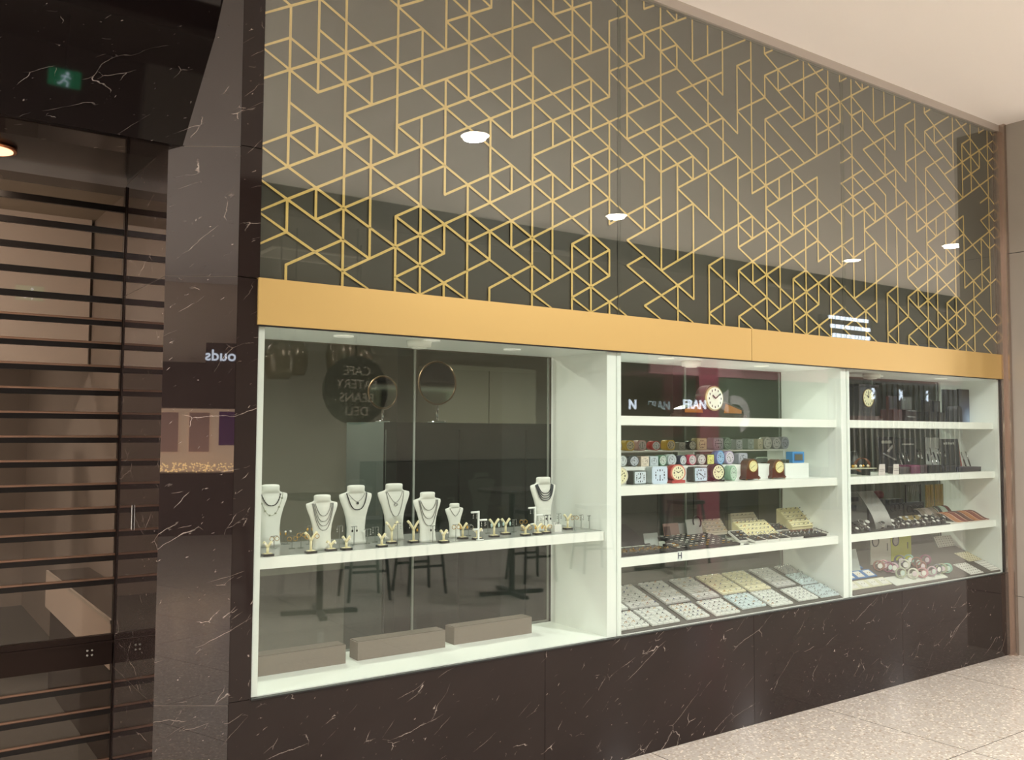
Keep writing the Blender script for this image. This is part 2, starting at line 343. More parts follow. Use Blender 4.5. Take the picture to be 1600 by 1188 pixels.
# ------------------------------------------------------------------ upper glass with the gold triangle lattice
LX0, LDX, LDZ, LZ0 = 1.204, .1199, .1300, 2.765
def snap(px, py):
    p = at(px, py, 0); i = round((p.x-LX0)/LDX); off = 0 if i % 2 else .065
    k = round((p.z-LZ0-off)/LDZ); return i, k, LX0+i*LDX, LZ0+off+k*LDZ
CROPS = {1: (400, 0, 4.753), 2: (400, 230, 4.753), 3: (680, 0, 4.753), 4: (680, 240, 4.57), 5: (960, 0, 4.243), 6: (960, 270, 4.243)}
SEG = {
1: [(268,-60,240,1188),(483,-60,470,680),(465,915,460,1140),(685,-60,670,1188),(873,545,870,765),(873,1000,873,1188),(1067,-90,1060,1145),(1245,205,1245,635),(1247,865,1245,1188),(1415,-60,1415,355),
    (80,92,475,-25),(75,330,265,270),(70,575,1245,205),(470,680,1415,360),(680,840,1420,575),(55,1060,465,915),(675,1075,870,1000),(1070,925,1420,790),(1065,40,1245,-15),
    (265,40,75,-80),(75,355,470,680),(265,275,870,765),(480,225,873,545),(475,-20,1420,800),(1065,40,1415,355),(900,-80,1065,40),(270,755,675,1075),(260,990,460,1145),(55,1080,250,1220),(680,845,1060,1145),(1070,930,1430,1215),(675,1075,870,1230)],
2: [(250,-60,250,130),(245,380,240,625),(238,870,235,1100),(463,300,463,530),(675,-60,665,1130),(873,-60,873,810),(1067,510,1067,1150),(1248,-60,1250,1090),
    (50,215,870,-95),(45,460,1065,45),(1065,45,1420,-90),(470,530,1420,140),(40,710,240,625),(240,870,665,680),(665,915,1420,575),(1067,510,1248,430),(1075,955,1420,790),(1250,1090,1420,1010),
    (670,-10,1420,575),(50,0,1420,1000),(45,235,870,815),(40,480,870,1060),(1070,515,1420,780),(1075,960,1250,1090)],
3: [(90,580,95,1188),(260,-60,262,725),(430,-60,430,40),(430,880,430,1188),(585,-60,588,1018),(737,-60,737,150),(738,350,745,1188),(893,-60,893,105),(895,905,897,1090),(1037,-60,1038,1188),(1173,-60,1173,390),(1175,595,1178,970),(1308,180,1308,725),(1312,915,1312,1188),
    (90,350,735,150),(90,575,583,405),(90,790,735,550),(90,1010,1175,595),(745,1160,1312,915),(1178,1170,1312,1105),(583,1018,1308,725),(738,350,1030,260),(1038,445,1300,350),(895,105,1173,15),(95,150,430,45),(1308,180,1440,140),(1315,575,1440,525),(1312,915,1440,870),
    (90,785,583,1215),(95,-50,1312,1105),(100,160,425,450),(260,-100,430,45),(585,0,1308,725),(737,-40,1173,390),(893,-60,1440,490),(1175,-110,1440,120),(262,520,583,815),(95,580,588,1018),(585,610,1178,1170),(1038,645,1440,1040),(1312,575,1440,690)],
4: [(95,0,93,295),(97,500,97,710),(97,915,97,1100),(258,220,263,1110),(415,0,415,350),(418,555,418,755),(420,955,420,1140),(570,90,570,275),(572,480,578,670),(717,0,722,1180),(865,150,865,910),(1000,0,1000,270),(1005,655,1005,1200),(1135,30,1140,1135),(1265,0,1265,545),(1270,690,1270,880),(1270,1065,1270,1240),
    (95,500,863,150),(0,760,97,710),(97,915,418,755),(93,295,568,85),(263,635,1260,150),(580,670,1262,335),(418,955,717,800),(725,985,1265,695),(1003,655,1135,585),(1005,1030,1270,880),(1137,1135,1395,1005),(1265,545,1395,480),(1005,95,1133,30),(1260,150,1395,85),
    (415,-45,1265,690),(95,500,870,1110),(0,840,265,1045),(0,10,1395,1165),(720,20,1000,270),(415,150,568,275),(258,425,865,910),(1005,95,1395,440),(1005,655,1270,880),(1008,1030,1135,1135),(1133,25,1260,150)],
5: [(105,-60,115,950),(222,-40,222,85),(222,245,222,405),(227,1070,227,1188),(333,50,335,1175),(432,-60,432,150),(437,325,437,480),(437,1120,440,1188),(537,-60,543,435),(543,1075,543,1188),(633,-60,637,390),(643,550,643,850),(643,1005,643,1165),(737,-60,740,660),(740,815,740,1110),(833,465,833,910),(833,1070,833,1188),(925,100,925,1165),(1010,100,1010,385),(1015,530,1015,670),(1017,825,1018,1188),(1100,485,1100,620),(1270,410,1270,820),(1350,650,1350,1050),(1425,470,1430,1030),(1510,690,1510,830),
    (0,165,108,125),(222,85,330,45),(115,285,537,125),(0,495,222,405),(337,360,437,325),(545,435,925,285),(115,625,437,480),(0,820,333,690),(440,640,738,505),(117,950,437,800),(0,1155,740,815),(335,1170,543,1072),(643,1165,830,1070),(833,465,925,425),(838,755,1010,670),(1015,530,1260,410),(1015,385,1100,345),(1105,620,1425,470),(1017,820,1185,735),(1190,875,1510,700),(1350,650,1425,610),(1350,915,1510,830),(925,1165,1190,1010),(1190,1165,1510,980),
    (0,0,833,910),(333,50,432,155),(115,290,222,405),(335,205,738,655),(0,330,643,1010),(0,515,225,735),(440,640,925,1165),(835,470,1350,1050),(115,795,540,1240),(0,845,335,1170),(335,857,643,1165),(840,760,1190,1160),(1012,385,1510,990),(1015,535,1270,820),(1265,410,1510,700),(1350,655,1510,830),(1017,825,1270,1115),(0,1000,225,1220)],
6: [(225,-60,230,410),(335,190,340,665),(335,-60,335,200),(443,-60,447,600),(447,770,447,1080),(541,-60,543,70),(543,240,545,860),(643,25,643,320),(648,640,648,1080),(743,130,743,1100),(833,-60,836,520),(838,670,838,815),(840,970,840,1110),(925,15,930,160),(927,320,927,455),(930,610,932,750),(1015,-60,1018,1130),(1100,65,1105,200),(1103,355,1107,920),(1187,10,1187,435),(1190,725,1192,1150),(1272,260,1275,1080),(1350,60,1352,610),(1355,755,1357,890),(1357,1035,1357,1160),(1433,565,1438,1170),(1510,240,1510,630),(1515,780,1515,915),
    (0,375,335,190),(120,475,543,240),(445,125,643,20),(118,635,228,580),(0,860,230,740),(343,670,925,320),(233,900,545,700),(646,640,743,580),(648,945,838,820),(838,515,1103,355),(928,160,1187,15),(838,670,1510,240),(1020,260,1350,60),(932,755,1352,480),(840,970,1018,850),(1018,990,1515,635),(1191,722,1273,670),(1193,1010,1357,890),(1192,290,1350,200),(1355,610,1515,510),(1275,1090,1515,915),(1436,830,1515,780),(836,65,925,15),
    (540,-60,1515,915),(1187,-60,1515,372),(118,-40,222,75),(0,190,230,410),(228,245,335,350),(445,130,740,420),(121,480,545,860),(120,640,545,1005),(0,865,118,960),(232,900,340,985),(648,645,1100,1060),(836,375,925,455),(838,518,1440,1110),(840,672,1107,920),(648,950,743,1040),(840,970,925,1060),(925,15,1105,200),(1018,262,1190,435),(1193,295,1515,635),(1191,725,1357,890),(1194,1012,1275,1085),(1435,700,1515,780)]}
EDG = set()
def addrun(a, b):
    (i0, k0, x0, z0), (i1, k1, x1, z1) = a, b
    if i0 == i1:
        for k in range(min(k0, k1), max(k0, k1)): EDG.add((i0, k, 'v'))
        return
    if i0 > i1: i0, k0, z0, i1, k1, z1 = i1, k1, z1, i0, k0, z0
    up = z1 > z0; z = z0
    for i in range(i0, i1):
        off = 0 if i % 2 else .065; k = round((z-LZ0-off)/LDZ)
        EDG.add((i, k, 'u' if up else 'd')); z += .065 if up else -.065
for c, segs in SEG.items():
    ox, oy, sc = CROPS[c]
    for s in segs: addrun(snap(ox+s[0]/sc, oy+s[1]/sc), snap(ox+s[2]/sc, oy+s[3]/sc))
base = {e for e in EDG if e[0] < 31}
for (i, k, t) in list(base):              # the printed design repeats every fourteen columns
    if 17 <= i < 31:
        for n in (1, 2):
            if i+14*n < 50: base.add((i+14*n, k, t))
def strip(mb, x0, z0, x1, z1, w, ya, yb, xa, xb):
    d = Vector((x1-x0, z1-z0)).normalized(); n = Vector((-d.y, d.x))*(w/2)
    def clip(x0, z0, x1, z1):
        if x0 > x1: x0, z0, x1, z1 = x1, z1, x0, z0
        if x1 <= xa or x0 >= xb: return None
        if x1-x0 > 1e-6:
            if x0 < xa: z0 += (z1-z0)*(xa-x0)/(x1-x0); x0 = xa
            if x1 > xb: z1 = z0+(z1-z0)*(xb-x0)/(x1-x0); x1 = xb
        lo, hi = BT+.003, GT-.006
        if max(z0, z1) <= lo or min(z0, z1) >= hi: return None
        def cz(xp, zp, xq, zq):
            if zp < lo: f = (lo-zp)/(zq-zp); return xp+(xq-xp)*f, lo
            if zp > hi: f = (hi-zp)/(zq-zp); return xp+(xq-xp)*f, hi
            return xp, zp
        p = cz(x0, z0, x1, z1); q = cz(x1, z1, x0, z0); return (*p, *q)
    c = clip(x0, z0, x1, z1)
    if not c: return
    x0, z0, x1, z1 = c
    e = d*(w*.22) if (x1-x0)*d.x+(z1-z0)*d.y > 0 else -d*(w*.22)
    q = [(x0-e.x+n.x, z0-e.y+n.y), (x0-e.x-n.x, z0-e.y-n.y), (x1+e.x-n.x, z1+e.y-n.y), (x1+e.x+n.x, z1+e.y+n.y)]
    q = [(min(max(a, xa+.001), xb-.001), min(max(b, BT+.001), GT-.001)) for a, b in q]
    mb.prism(q, ya, yb, 'y')
PANE_X = [(XL, 3.060, 'left glass panel of the upper wall, gold triangle lattice, beside the marble pier'),
          (3.065, 4.928, 'middle glass panel of the upper wall with gold triangle lattice'),
          (4.933, 6.797, 'right glass panel of the upper wall with gold triangle lattice, ending at the bronze trim')]
BACKP = mat('taupe_back_paint', (80, 78, 69), .5); LINEM = mat('gold_line', (250, 218, 138), .45, metal=.1)
UGL = glass('upper_glass', (.97, .99, .97), .13)
for n, (a, b, lab) in enumerate(PANE_X):
    t = thing('patterned_glass_panel', lab, 'glass panel', (a, 0, BT), 0, 'upper glass panels')
    MB().box(0, b-a, .0205, .026, 0, GT-BT).build('backing', BACKP, t)
    mb = MB()
    for (i, k, ty) in base:
        off = 0 if i % 2 else .065; x0 = LX0+i*LDX; z0 = LZ0+off+k*LDZ
        x1, z1 = {'v': (x0, z0+LDZ), 'u': (x0+LDX, z0+.065), 'd': (x0+LDX, z0-.065)}[ty]
        strip(mb, x0, z0, x1, z1, .0105, .0135+{'v': 0, 'u': .0003, 'd': .0006}[ty], .0150, a, b)
    for v in range(len(mb.v)): mb.v[v] = mb.v[v]-Vector((a, 0, BT))
    mb.build('gold_lattice', LINEM, t)
    MB().box(0, b-a, 0, .012, 0, GT-BT).build('glass_sheet', UGL, t)

# ------------------------------------------------------------------ shop windows (front panes)
for n, (a, b) in enumerate(((XL+.002, J1-.0), (J1+.003, J2-.0), (J2+.003, XR-.002))):
    struct(MB().box(a, b, .000, .010, SILL-.002, BB-.004).build('window_%d' % (n+1), GLASS))
struct(MB().box(XL, XR, -.006, .016, SILL-.008, SILL-.0025).box(XL, XR, -.008, .0, BB-.006, BB-.001).box(XR-.012, XR, -.002, .012, SILL, BB).build('trim_window', BLACK))

# ------------------------------------------------------------------ the display cases
SHZ = [1.68, 1.325, .97]
def case(name, label, x0, x1, wl, wr, shelves, slide):
    """x0..x1 inner clear width, wl / wr thickness of the side panels"""
    t = thing(name, label, 'display case', (0, 0, 0), 0, 'white display cases behind the windows')
    D = .46
    MB().box(x0-wl, x0, .013, D, SILL, BB-.006).build('side_panel', WHITE, t)
    MB().box(x1, x1+wr, .013, D, SILL, BB-.006).build('side_panel', WHITE, t)
    MB().box(x0, x1, .013, D, SILL-.001, SILL+.004).build('base_panel', WHITE, t)
    MB().box(x0, x1, .013, D, BB-.006, BB+.02).build('top_panel', WHITE, t)
    for z, th, y0, m in shelves:
        MB().rbox(x0+.001, x1-.001, y0, D-.02, z-th, z, .002, axis='y').build('shelf', m, t)
    # rear sliding doors: two overlapping panes with thin metal edges
    xa, xm, xb = slide
    for (u0, u1, y) in ((xa, xm+.045, D-.008), (xm-.045, xb, D+.006)):
        d = MB().box(u0, u1, y, y+.006, SILL+.012, BB-.012).build('sliding_door', DGLASS, t)
        MB().box(u1-.010, u1, y-.001, y+.007, SILL+.01, BB-.01).box(u0, u1, y-.001, y+.007, SILL+.004, SILL+.013).build('door_edge', mat('door_edge', (140, 144, 138), .4), d)
    return t
case1 = case('display_case', 'leftmost white display case, one long shelf of necklace busts over a bare floor', 1.244, 2.985, .026, .061, [(1.11, .043, .032, WHITE2)], (1.25, 2.11, 2.975))
case2 = case('display_case', 'middle white display case with three shelves, clocks above ring trays', 3.078, 4.885, .028, .053, [(z, .047, .045, WHITE2) for z in SHZ], (3.08, 3.95, 4.88))
case3 = case('display_case', 'rightmost white display case with three shelves, watches and pens', 4.972, 6.770, .028, .028, [(z, .047, .045, WHITE2) for z in SHZ], (4.98, 5.85, 6.765))
MB().box(1.246, 2.983, .05, .43, 1.1102, 1.1125).build('shelf_mat', mat('grey_mirror_mat', (152, 155, 150), .22), case1)
# little round lights and one smoke detector on the case ceilings
for n, (px, py, c, lab) in enumerate([(537, 525, case1, 'left'), (685, 530, case1, ''), (800, 546, case1, ''), (1041, 560, case2, ''), (1190, 572, case2, ''), (1370, 588, case3, ''), (1470, 592, case3, '')]):
    p = on(px, py, BB-.006)
    MB().cyl((p.x, max(p.y, .06), BB-.010), (p.x, max(p.y, .06), BB-.005), .042, seg=24).build('puck_light', mat('puck_white', (240, 238, 228), .4, emit=.25), c)
    if px not in (685, 1370): lamp('case_lamp', (p.x, max(p.y, .06), BB-.014), .9, .07, (1, 1, .93))
for (px, py, lab) in ((655, 541, 'white round smoke detector under the top of the leftmost display case'), (1080, 571, 'white round smoke detector under the top of the middle display case'), (1362, 590, 'white round smoke detector under the top of the rightmost display case')):
    p = on(px, py, BB-.03); t = thing('smoke_detector', lab, 'smoke detector', (p.x, max(.1, min(p.y, .36)), BB-.006))
    MB().cyl((0, 0, -.03), (0, 0, 0), .052, .056, seg=24).build('housing', mat('detector_white', (235, 236, 228), .4), t)
    MB().cyl((0, 0, -.036), (0, 0, -.029), .03, .034, seg=20).build('cover', mat('detector_white', (235, 236, 228), .4), t)

# ------------------------------------------------------------------ ceiling downlights in the walkway
for n, (x, y) in enumerate(DL):
    t = thing('downlight', 'round lit downlight in the pale walkway ceiling', 'ceiling light', (x, y, CEIL), 0, 'walkway downlights')
    MB().torus((0, 0, -.004), .115, .012, (0, 0, 1), 28, 6).build('trim_ring', mat('lamp_rim', (235, 230, 222), .4), t)
    MB().cyl((0, 0, -.012), (0, 0, -.001), .108, seg=28).build('diffuser', mat('lamp_face', (255, 244, 228), .5, emit=14), t)

# ================================================================== LEFT: ROLLER SHUTTER AND THE SHOP BEHIND IT
SY = .83
t = thing('roller_shutter', 'closed see-through roller shutter with dark horizontal bars and a heavy bottom rail', 'shutter', (0, SY, 0))
highlightM = mat('bar_highlight', (226, 180, 150), .3, metal=.8);  # copper tube along the lower bars paints their highlight as a shape
z = 2.572; zs = []
while z > .86: zs.append(z); z -= .1008
zs += [.52, .415, .31, .2, .1]
for i, z in enumerate(zs):
    MB().box(-4, .903, -.009, .010, z-.026, z).build('bar', mat('dark_bar', (20, 14, 12), .3, metal=.3), t) if z > 2.15 else MB().box(-4, .903, -.009, .010, z-.024, z).cyl((-4, -.006, z+.0015), (.903, -.006, z+.0015), .0055, seg=8, mi=1).build('bar', [mat('dark_bar', (20, 14, 12), .3, metal=.3), highlightM], t)
MB().box(-4, .903, -.012, .014, .60, .725).box(-4, .903, -.018, -.012, .690, .700).build('bottom_rail', mat('dark_bronze_rail', (40, 28, 24), .3, metal=.7), t)
mb = MB()
for dx in (0, .018):
    for dz in (0, .02): mb.cyl((.80+dx, -.0125, .648+dz), (.80+dx, -.017, .648+dz), .0045, seg=10)
mb.build('rail_screws', STEEL, t)
MB().box(-4, .903, .004, .007, .05, 2.66).build('clear_panels', glass('smoky_panel', (.72, .67, .62), .035), t)
MB().box(.8985, .9035, -.012, .02, 0, 2.66).build('guide_rail', mat('dark_bronze_rail', (40, 28, 24), .3, metal=.7), t)
SIGNW = mat('sign_white', (225, 238, 255), .5, emit=5)
struct(MB().box(-4, 1.24, 6.0, 6.1, 0, 3).build('wall_neighbour_back', mat('taupe_wall', (160, 148, 138), .7)))
struct(MB().box(1.222, 1.243, .49, 6.0, 0, 3).build('wall_shop_divider', mat('taupe_wall', (160, 148, 138), .7)))
struct(MB().box(-4.1, -4, .9, 8, 0, 3).build('wall_neighbour_left', mat('taupe_wall', (160, 148, 138), .7)))
struct(MB().box(-3.9, 1.2, 3.2, 3.3, 2.0, 3).build('wall_bulkhead', mat('taupe_bulkhead', (222, 208, 196), .6)))
def counter(x, y, w, d, h, lab, rz=0):
    t = thing('glass_counter', lab, 'counter', (x, y, 0), rz)
    MB().box(-w/2, w/2, -d/2, d/2, .08, h-.28).build('cabinet', mat('pale_counter', (212, 196, 182), .4), t)
    MB().box(-w/2+.02, w/2-.02, -d/2+.02, d/2-.02, 0, .08).build('plinth', BLACK, t)
    MB().box(-w/2, w/2, -d/2, d/2, h-.01, h).box(-w/2, w/2, -d/2, -d/2+.008, h-.28, h-.01).box(-w/2, w/2, d/2-.008, d/2, h-.28, h-.01).build('glass_top', glass('counter_glass', (.9, .9, .88)), t)
    return t
ca = on(56, 893, .72); cb = on(173, 971, .72); cb.y = max(cb.y, .93)
t = thing('glass_counter', 'low pale display counter running back from the roller shutter on its right side', 'counter', (cb.x, cb.y, 0))
cw = 1.2-cb.x; cd = ca.y-cb.y
MB().box(0, cw, 0, cd, .50, .705).build('cabinet', mat('pale_counter', (222, 206, 192), .4), t)
MB().box(.03, cw, .03, cd, 0, .50).build('plinth', mat('dark_plinth', (62, 50, 44), .5), t)
MB().box(.012, cw, .012, cd, .705, .72).build('dark_top', mat('dark_glass_top', (60, 52, 48), .08), t)
MB().box(0, .012, 0, cd, .705, .722).box(0, cw, 0, .012, .705, .722).build('top_edge', mat('counter_edge', (206, 196, 182), .3), t)
counter(-1.25, 2.6, 1.2, .6, .98, 'pale glass-topped counter farther back behind the roller shutter, at the left edge')
t = thing('arched_display_niche', 'tan upright display unit in the shop behind the roller shutter', 'display unit', (.55, 3.6, 0))
MB().box(-.16, .16, 0, .3, 0, 1.85).build('cabinet', mat('dark_niche', (70, 50, 42), .5), t); MB().box(-.02, .02, -.02, 0, .2, 1.8).build('metal_strip', GOLD, t)
# thumb-sized latch on the jamb
tag(MB().rbox(.8985, .903, .845-.3, .862-.3, 1.19, 1.29, .004, axis='z').build('door_latch', STEEL), 'small steel latch plate on the polished jamb beside the shutter', 'latch')

# ================================================================== THE JEWELLER'S INTERIOR
struct(MB().box(1.26, 13.9, 6.4, 6.5, 0, 3).build('wall_shop_back', mat('shop_back_paint', (176, 174, 160), .8)))
struct(MB().box(13.8, 13.9, .5, 6.4, 0, 3).build('wall_shop_right', mat('shop_back_paint', (176, 174, 160), .8)))
def table_mirror(px, py, y, s, lab):
    p = at(px, py, y); t = thing('table_mirror', lab, 'mirror', (p.x, y, 1.656), 0, 'mirrors on the shop counter')
    MB().cyl((0, 0, 0), (0, 0, .012), .07*s, seg=20).cyl((0, 0, .012), (0, 0, .12*s), .008, seg=10).build('stand', CHROME, t)
    MB().torus((0, 0, .29*s), .155*s, .008, (0, 1, 0), 28, 6).build('frame', mat('copper_frame', (150, 120, 96), .3, metal=.8), t)
    MB().cyl((0, .006, .29*s), (0, -.002, .29*s), .152*s, seg=28).build('mirror_face', mat('mirror_face', (150, 146, 138), .06, metal=1), t)
def cabinet(x0, x1, y0, y1, z1, rgb, lab, nm='wall_cabinet'):
    t = thing(nm, lab, 'cabinet', ((x0+x1)/2, y0, 0)); w = (x1-x0)/2
    MB().box(-w, w, 0, y1-y0, 0, z1).build('body', mat(nm+str(rgb), rgb, .5), t)
    n = max(2, int((x1-x0)/.5)); 
    for i in range(n):
        a = -w+2*w*i/n; MB().box(a+.01, a+2*w/n-.01, -.018, 0, .1, z1-.05).build('door', mat(nm+'d'+str(rgb), tuple(int(v*.92) for v in rgb), .4), t)
    return t
cabinet(2.85, 4.6, 2.12, 2.7, 1.655, (70, 78, 74), 'dark grey counter cabinet seen through the left window, mirrors standing on it', 'counter_cabinet')
cabinet(1.9, 3.0, 4.8, 5.2, 1.35, (140, 138, 122), 'pale two-door cabinet at the back seen through the left window')
cabinet(4.9, 6.2, 4.9, 5.3, 2.3, (160, 157, 140), 'tall pale cabinet at the back seen through the left window')
cabinet(7.0, 9.4, 4.4, 4.9, 1.1, (64, 66, 62), 'dark low cabinet seen through the middle window')
table_mirror(683, 655, 2.35, 1.0, 'oval-framed table mirror on a thin stand on the grey counter, right one')
table_mirror(598, 660, 2.35, .72, 'small round table mirror on the grey counter, left one')
# lit sign letters far back across the shop
SIGNW = mat('sign_white', (225, 238, 255), .5, emit=1.5)
for body, px, lab in (('FRAN', 1086, 'white lit FRAN letters across the walkway, mirrored in the middle window'), ('N', 989, 'white lit single letter across the walkway, mirrored left of the word')):
    p = at(px, 633, 8.0); tag(text('sign_letters', body, .235, SIGNW, None, (p.x, -8.0, p.z), (pi/2, 0, 0), .01, bold=.001), lab, 'sign', 'lit letters across the walkway')
a0 = at(1128, 600, 8.0); a1 = at(1300, 600, 8.0); r0 = at(1098, 600, 8.0); r1 = at(1107, 600, 8.0); z1 = at(1150, 590, 8.0).z; cc = at(1155, 648, 8.0)
t = thing('arrow_sign', 'green wall with curved pale arrow and pink top across the walkway, mirrored in middle window', 'sign', (a0.x, -8.1, 0))
MB().box(0, a1.x-a0.x, -.05, 0, .9, z1).build('green_board', mat('green_board', (104, 124, 100), .6), t)
MB().box(r0.x-a0.x-1.2, a1.x-a0.x, -.05, .02, z1, z1+.62).build('pink_board', mat('pink_board', (206, 150, 156), .6), t)
MB().box(r0.x-a0.x, 0, -.05, .03, 0, z1+.5).build('red_stripe', mat('red_stripe', (168, 78, 98), .6), t)
cx = cc.x-a0.x; cz = cc.z
poly = [(cx+.42*cos(a), cz+.36*sin(a)) for a in [radians(v) for v in range(-70, 121, 12)]] + [(cx+.25*cos(a), cz+.2*sin(a)) for a in [radians(v) for v in range(120, -71, -12)]]
mb = MB().prism(poly, .002, .012, 'y'); mb.prism([(cx-.62, cz+.22), (cx-.18, cz+.46), (cx-.18, cz+.02)], .002, .012, 'y'); mb.build('arrow', mat('arrow_pale', (225, 228, 225), .6), t)

# ================================================================== ACROSS THE WALKWAY (what the glass and marble mirror)
struct(MB().box(-3, 24, -4.9, -4.78, 3.62, CEIL).build('wall_bulkhead_opposite', mat('opposite_bulkhead', (84, 78, 70), .7)))
struct(MB().box(3.0, 24, -10.2, -10, 0, 3.7).build('wall_opposite', mat('opposite_wall', (168, 162, 148), .7)))
struct(MB().box(16.5, 24, -8.6, -8.4, 0, 3.7).build('wall_opposite_right', mat('dark_shopfront', (52, 50, 48), .4)))
struct(MB().box(16.5, 24, -8.39, -8.37, 2.75, 3.3).build('trim_opposite', mat('pink_fascia', (176, 132, 130), .6)))
t = thing('shop_grille', 'closed grille of pale upright rods across the walkway, mirrored in the right window', 'grille', (16.6, -8.3, 0))
for i in range(34): MB().cyl((i*.21, 0, .05), (i*.21, 0, 2.7), .022, seg=8).build('rod', mat('pale_rod', (190, 188, 178), .3, metal=.6), t)
for body, x in (('S', 18.0), ('X', 19.1), ('S', 20.2)):
    o = text('sign_letters', body, .34, SIGNW, None, (x, -8.34, 2.45), (pi/2, 0, pi), .01, bold=.008); tag(o, 'white lit letter over the rod grille across the walkway', 'sign', 'letters over the grille')
struct(MB().box(-9, 3.0, -10.4, -10.2, 0, 3.9).build('wall_light_block', mat('light_block_dark', (88, 80, 72), .6)))  # unseen dark wall added to keep ambient light out of the fascia's reflection
# round hanging café sign
t = thing('round_sign', 'dark round café sign hanging across the walkway, mirrored in the left window', 'sign', (4.02, -5.0, 2.0))
MB().cyl((0, -.03, 0), (0, .03, 0), .345, seg=48).build('disc', mat('sign_dark', (36, 32, 30), .5), t)
for i, w in enumerate(('CAFE', 'EATERY', 'BEANS', 'DELI')):
    text('lettering', w, .13, mat('sign_lettering', (176, 168, 152), .5), t, (0, .034, .19-i*.135), (pi/2, 0, pi), .003)
MB().cyl((0, 0, .34), (0, 0, 1.65), .008, seg=8).build('hanger', BLACK, t)
for (px, py, y, s) in ((437, 560, 4.9, 1.0), (461, 556, 5.4, 1.0), (533, 555, 5.2, 1.1), (562, 560, 5.8, 1.1)):
    p = at(px, py, y); t = thing('pendant_lamp', 'bell-shaped café pendant lamp across the walkway, mirrored in the left window', 'pendant lamp', (p.x, -y, p.z), 0, 'café pendant lamps')
    MB().loft([[Vector((r*s*cos(2*pi*k/20), r*s*sin(2*pi*k/20), z*s)) for k in range(20)] for r, z in ((.10, -.2), (.13, -.12), (.14, 0), (.12, .1), (.05, .17), (.015, .2))]).build('shade', mat('pendant_shade', (130, 116, 96), .25, metal=.4), t)
    MB().cyl((0, 0, .2*s), (0, 0, 3.66-p.z), .006, seg=6).build('cord', BLACK, t)
t = thing('ceiling_vent', 'slatted air vent in the dark café ceiling, mirrored in the upper glass', 'vent', (4.32, -6.85, 3.68)); mb = MB()
for i in range(9): mb.box(-.55, .55, -.26+.062*i, -.225+.062*i, -.012, -.004)
mb.build('slats', mat('vent_grey', (150, 144, 132), .5), t); MB().box(-.62, .62, -.34, -.28, -.014, 0).box(-.62, .62, .28, .34, -.014, 0).box(-.62, -.56, -.28, .28, -.014, 0).box(.56, .62, -.28, .28, -.014, 0).build('frame', mat('vent_frame', (176, 168, 154), .5), t)
def stool(x, y, rz, h=.72):
    t = thing('bar_stool', 'dark backless café stool across the walkway, mirrored in the left window', 'stool', (x, y, 0), rz, 'café stools')
    MB().rbox(-.18, .18, -.18, .18, h, h+.04, .05, axis='z').build('seat', BLACK, t)
    for sx in (-1, 1):
        for sy in (-1, 1): MB().cyl((sx*.20, sy*.20, 0), (sx*.14, sy*.14, h), .016, seg=8).build('leg', BLACK, t)
    MB().box(-.19, .19, -.175, -.160, .26, .285).box(-.19, .19, .160, .175, .26, .285).build('foot_rail', BLACK, t)
def cafe_table(x, y, rz, h=1.0):
    t = thing('cafe_table', 'dark round café table on a cross foot, mirrored in the left window', 'table', (x, y, 0), rz, 'café tables')
    MB().cyl((0, 0, h), (0, 0, h+.03), .34, seg=32).build('tabletop', mat('table_dark', (66, 60, 54), .4), t)
    MB().cyl((0, 0, .03), (0, 0, h), .03, seg=12).build('column', BLACK, t)
    MB().box(-.33, .33, -.03, .03, 0, .035).box(-.03, .03, -.33, .33, 0, .035).build('cross_foot', BLACK, t)
for a in ((3.3, -4.15, .3), (5.25, -4.0, .2), (7.6, -4.3, .5)): cafe_table(*a)
for a in ((3.95, -4.6, .2), (4.55, -4.6, .1), (2.7, -4.8, .4), (5.9, -4.55, .1), (6.9, -4.7, .3), (8.3, -4.6, 0)): stool(*a)
cabinet(6.5, 11.5, -9.98, -9.4, 1.1, (84, 80, 74), 'long café counter across the walkway', 'cafe_counter').location.y = -9.98
# hanging directory sign mirrored in the upper glass
p = at(1322, 505, 6.5); t = thing('directory_sign', 'hanging black directory with rows of small lit marks, mirrored in the upper glass', 'sign', (p.x, -6.5, p.z))
MB().box(-.75, .75, -.04, .04, -.42, .35).build('panel', BLACK, t)
mb = MB()
for r in range(4):
    x = -.6+.05*r
    while x < .55: w = random.uniform(.06, .16); mb.box(x, x+w, .041, .046, .2-r*.16, .27-r*.16); x += w+.03
mb.build('lit_marks', SIGNW, t)
MB().cyl((0, 0, .35), (0, 0, 3.66-p.z), .015, seg=8).build('hanger', BLACK, t)
# the jewellery store mirrored in the splayed pier
root = thing('jewellery_storefront', 'lit jewellery storefront with black fascia, mirrored in the marble pier', 'storefront', (-7.69, -6.63, 0), radians(-52.5))
MB().box(.02, 2.4, -.5, 0, 1.92, 2.92).build('fascia', mat('fascia_black', (22, 20, 24), .4), root)
MB().box(-3.0, .02, -.5, -.1, 1.92, 2.62).build('side_fascia', mat('fascia_brown', (34, 28, 30), .4), root)
MB().box(-3.0, 3.0, -.6, -.05, 0, .94).build('plinth', mat('store_plinth', (30, 26, 28), .4), root)
MB().box(-3.0, 3.0, -.62, -.5, .94, 2.0).build('window_back', mat('store_inside_glow', (226, 192, 160), .6, emit=2.2), root)  # emission stands in for the light inside the store
MB().box(-3.0, 3.0, -.62, -.5, 2.0, 3.9).build('upper_wall', mat('store_upper', (214, 196, 178), .6), root)
text('store_name', 'Prouds', .235, SIGNW, root, (.34, .012, 2.72), (pi/2, 0, pi), .006, bold=.004)
